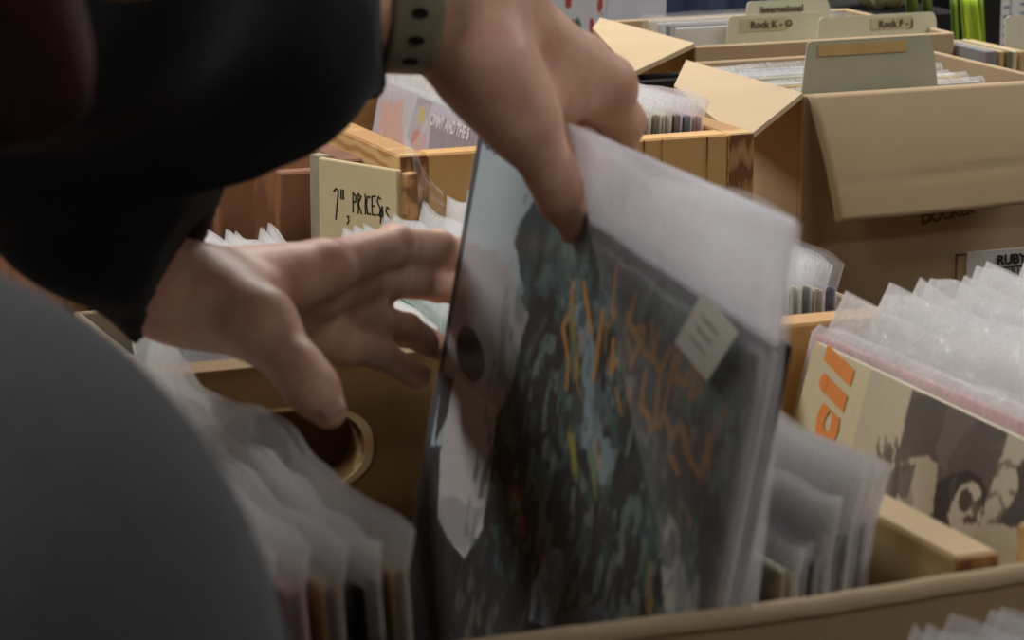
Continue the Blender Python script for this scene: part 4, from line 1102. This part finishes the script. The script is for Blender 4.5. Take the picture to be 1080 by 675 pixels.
def top(X):
    D = cone_sd(X, CH, HIP + V3((.05, 0, .02)), .150, .155)
    D = smin(D, cone_sd(X, SH_R, SH_L, .082, .082), .07)
    D = smin(D, ell_sd(X, CH + V3((.05, -.02, .085)), (.085, .09, .05)), .04)         # collar and hood lying on the back
    D = smin(D, ell_sd(X, CH + V3((-.07, 0, .14)), (.09, .12, .055)), .03)
    m1 = V3(at(228, 20, 1.12))
    D = smin(D, cone_sd(X, SH_R, EL_R, .078, .066), .05)
    D = smin(D, cone_sd(X, EL_R, m1, .066, .057), .02)
    D = smin(D, cone_sd(X, m1, V3(at(352, 8, 1.165)), .054, .034), .02)
    D = smin(D, cone_sd(X, V3(at(230, 60, 1.12)), V3(at(294, 74, 1.13)), .045, .033), .02)
    D = smin(D, cone_sd(X, V3(at(352, 0, 1.165)), V3(at(450, -8, 1.215)), .036, .0285), .015)
    D = smin(D, cone_sd(X, SH_L, EL_L, .078, .068), .05)
    D = smin(D, cone_sd(X, EL_L, V3(at(110, 180, 1.165)), .068, .050), .02)
    D = smin(D, cone_sd(X, V3(at(110, 180, 1.165)), V3(at(200, 300, 1.215)), .050, .033), .02)
    D = D + folds(X, .0035)
    # hollow out the cuffs so the wrists come out of them
    D = np.maximum(D, -cone_sd(X, V3(at(372, -8, 1.18)), V3(at(455, -8, 1.215)), .0285, .029))
    D = np.maximum(D, -cone_sd(X, V3(at(150, 262, 1.19)), V3(at(235, 320, 1.22)), .020, .029))
    cr_ = V3(at(408, 20, 1.20)); n_ = V3(CR); near = np.linalg.norm(X - cr_, axis=-1) < .14
    D = np.where(near, np.maximum(D, (X - cr_) @ n_), D)
    cl_ = V3(at(186, 285, 1.20)); n_ = V3(CR) * .87 - V3(CU) * .5; near = (np.linalg.norm(X - cl_, axis=-1) < .10) & (X[:, 2] < .42)
    D = np.where(near, np.maximum(D, (X - cl_) @ n_), D)
    # open neck
    D = np.maximum(D, -cone_sd(X, CH + V3((.03, -.01, .06)), hp(-.03, -.04), .055, .062))
    return D
obj('sweatshirt', surface_net(top, (-.66, .70, -.10), (.50, 1.37, .78), .0055, 'sweatshirt'), BLACKF, p1, Minv)
def legs(X):
    D = ell_sd(X, HIP + V3((-.01, 0, -.04)), (.15, .18, .14))
    for s_ in (-1, 1):
        hp_ = HIP + V3((0, .085 * s_, -.05)); kn = V3((-.44, 1.02 + .11 * s_, -.34)); an = V3((-.50, 1.02 + .12 * s_, FLOOR + .07))
        D = smin(D, cone_sd(X, hp_, kn, .095, .074), .03); D = smin(D, cone_sd(X, kn, an, .072, .064), .02)
    return D + folds(X, .003, 30, 26)
obj('trousers', surface_net(legs, (-.70, .74, FLOOR + .03), (-.24, 1.34, .26), .009, 'trousers'), JEAN, p1, Minv)
for s_ in (-1, 1):
    def shoe(X, s_=s_):
        a = V3((-.52, 1.02 + .12 * s_, FLOOR + .045)); D = smin(cone_sd(X, a, a + V3((.21, .0, -.006)), .045, .037), cone_sd(X, a, a + V3((0, 0, .05)), .045, .045), .02)
        return np.maximum(D, FLOOR + .001 - X[:, 2])
    obj('shoe', surface_net(shoe, (-.62, .95 + .12 * s_, FLOOR - .01), (-.22, 1.09 + .12 * s_, FLOOR + .16), .006, 'shoe'), mottled('black leather', (24, 23, 24), .5), p1, Minv)
# olive wristband with punched holes
wa, wb = V3(at(405, -8, 1.200)), V3(at(458, -6, 1.206)); ax = (wb - wa); AL = np.linalg.norm(ax); ax /= AL
e1 = tocam - ax * (tocam @ ax); e1 /= np.linalg.norm(e1); e2 = np.cross(ax, e1)
cW = V3(at(423, -7, 1.206))
def strap(u, v):
    a = u * 6.28318; k = v
    c = cW - ax * AL * .5 + ax * AL * k
    r1, r2 = .0330, .0318
    return Vector(c + e1 * r1 * .95 * math.cos(a) + e2 * r2 * math.sin(a) + 0)
band = obj('wristband', grid_sheet(strap, 72, 8, .0028, 'wristband'), mottled('olive grey rubber', (158, 151, 128), .6, .06, bmp=.1), p1, Minv)
band['label'] = 'olive grey wristband with punched holes'
hb = MB()
for a0 in (-.02, .34, .70, 1.06):
    for kk in (.5,):
        n = 12; a0_ = a0
        c = cW + ax * AL * (kk - .5); p = c + e1 * .0330 * .95 * math.cos(a0_) + e2 * .0318 * math.sin(a0_)
        nrm = e1 * math.cos(a0_) + e2 * math.sin(a0_); nrm /= np.linalg.norm(nrm); tg = np.cross(nrm, ax)
        ring = [Vector(p + nrm * .0018 + ax * .0034 * math.cos(t_) + tg * .0020 * math.sin(t_)) for t_ in (6.283 * i / n for i in range(n))]
        hb.slab(ring, .0012)
obj('hole', hb.me('hole'), INK, band)['label'] = 'dark punched holes'

# --- second person in grey at the near left
p2b = V3((-.16, .44, FLOOR))
p2 = thing('person', 'person in a charcoal grey sweatshirt, only the blurred shoulder and arm at lower left', 'person', Matrix.Translation(p2b))
M2 = Matrix.Translation(-Vector(p2b))
S2 = V3(at(-190, 745, .62))
def grey(X):
    D = cone_sd(X, S2, S2 + V3((.02, 0, -.31)), .0905, .066)
    D = smin(D, cone_sd(X, S2 + V3((.02, 0, -.31)), S2 + V3((-.17, -.04, -.30)), .060, .040), .03)
    D = smin(D, cone_sd(X, S2 + V3((-.01, -.01, .0)), V3((-.26, .40, .36)), .088, .11), .05)
    D = smin(D, cone_sd(X, V3((-.22, .40, .34)), V3((-.24, .38, -.02)), .135, .150), .06)
    D = smin(D, cone_sd(X, V3((-.26, .40, .40)), V3((-.42, .36, .34)), .085, .085), .05)
    D = smin(D, cone_sd(X, V3((-.42, .36, .34)), V3((-.46, .36, .02)), .080, .060), .04)
    return D + folds(X, .0012, 30, 24)
obj('sweatshirt', surface_net(grey, (-.62, .16, -.22), (.30, .70, .60), .007, 'grey_sweatshirt'), GREYF, p2, M2)
def body2(X):
    h = V3((-.27, .43, .60))
    D = ell_sd(X, h, (.080, .096, .105)); D = smin(D, ell_sd(X, h + V3((.01, .045, -.055)), (.05, .05, .05)), .03)
    D = smin(D, cone_sd(X, h + V3((0, .09, .0)), h + V3((0, .102, -.028)), .008, .012), .01)
    for s_ in (-1, 1): D = smin(D, ell_sd(X, h + V3((.080 * s_, -.005, -.01)), (.009, .018, .030)), .006)
    D = smin(D, cone_sd(X, h + V3((0, -.01, -.06)), V3((-.26, .40, .40)), .052, .060), .03)
    D = smin(D, cone_sd(X, V3((-.25, .40, .38)), V3((-.25, .38, .02)), .10, .12), .05)
    for a, b, c in ((S2, S2 + V3((.02, 0, -.31)), S2 + V3((-.20, -.04, -.30))), (V3((-.42, .36, .34)), V3((-.46, .36, .02)), V3((-.42, .44, -.20)))):
        D = smin(D, cone_sd(X, a, b, .045, .036), .03); D = smin(D, cone_sd(X, b, c, .036, .026), .02)
        D = smin(D, ell_sd(X, c + V3((0, .01, -.05)), (.022, .034, .05)), .015)
        for k_ in range(4): D = smin(D, cone_sd(X, c + V3((0, -.018 + .014 * k_, -.08)), c + V3((.008, -.020 + .016 * k_, -.15)), .0085, .007), .004)
        D = smin(D, cone_sd(X, c + V3((0, .032, -.03)), c + V3((.01, .055, -.085)), .012, .008), .006)
    for s_ in (-1, 1):
        D = smin(D, cone_sd(X, V3((-.25 + .085 * s_, .38, 0)), V3((-.25 + .10 * s_, .40, -.40)), .085, .055), .04)
        D = smin(D, cone_sd(X, V3((-.25 + .10 * s_, .40, -.40)), V3((-.25 + .10 * s_, .36, FLOOR + .07)), .052, .036), .02)
    return D
obj('body', surface_net(body2, (-.64, .14, FLOOR), (.30, .66, .78), .009, 'body'), SKIN, p2, M2)
def hair2(X):
    h = V3((-.27, .43, .60)); D = ell_sd(X, h + V3((0, -.014, .018)), (.090, .102, .108)); return np.maximum(D, -ell_sd(X, h + V3((0, .085, -.05)), (.085, .085, .095)))
obj('hair', surface_net(hair2, (-.40, .29, .44), (-.14, .57, .76), .006, 'hair'), hm, p2, M2)
def legs2(X):
    D = ell_sd(X, V3((-.25, .38, -.06)), (.17, .14, .13))
    for s_ in (-1, 1):
        D = smin(D, cone_sd(X, V3((-.25 + .085 * s_, .38, -.05)), V3((-.25 + .10 * s_, .40, -.40)), .10, .074), .03)
        D = smin(D, cone_sd(X, V3((-.25 + .10 * s_, .40, -.40)), V3((-.25 + .10 * s_, .36, FLOOR + .07)), .072, .062), .02)
    return D + folds(X, .003, 30, 26)
obj('trousers', surface_net(legs2, (-.50, .18, FLOOR + .03), (.02, .60, .16), .009, 'trousers'), JEAN, p2, M2)
for s_ in (-1, 1):
    def shoe2(X, s_=s_):
        a = V3((-.25 + .10 * s_, .34, FLOOR + .045)); D = smin(cone_sd(X, a, a + V3((.0, .21, -.006)), .045, .037), cone_sd(X, a, a + V3((0, 0, .05)), .045, .045), .02)
        return np.maximum(D, FLOOR + .001 - X[:, 2])
    obj('shoe', surface_net(shoe2, (-.32 + .10 * s_, .26, FLOOR - .01), (-.18 + .10 * s_, .62, FLOOR + .16), .006, 'shoe'), mottled('black leather', (24, 23, 24), .5), p2, M2)
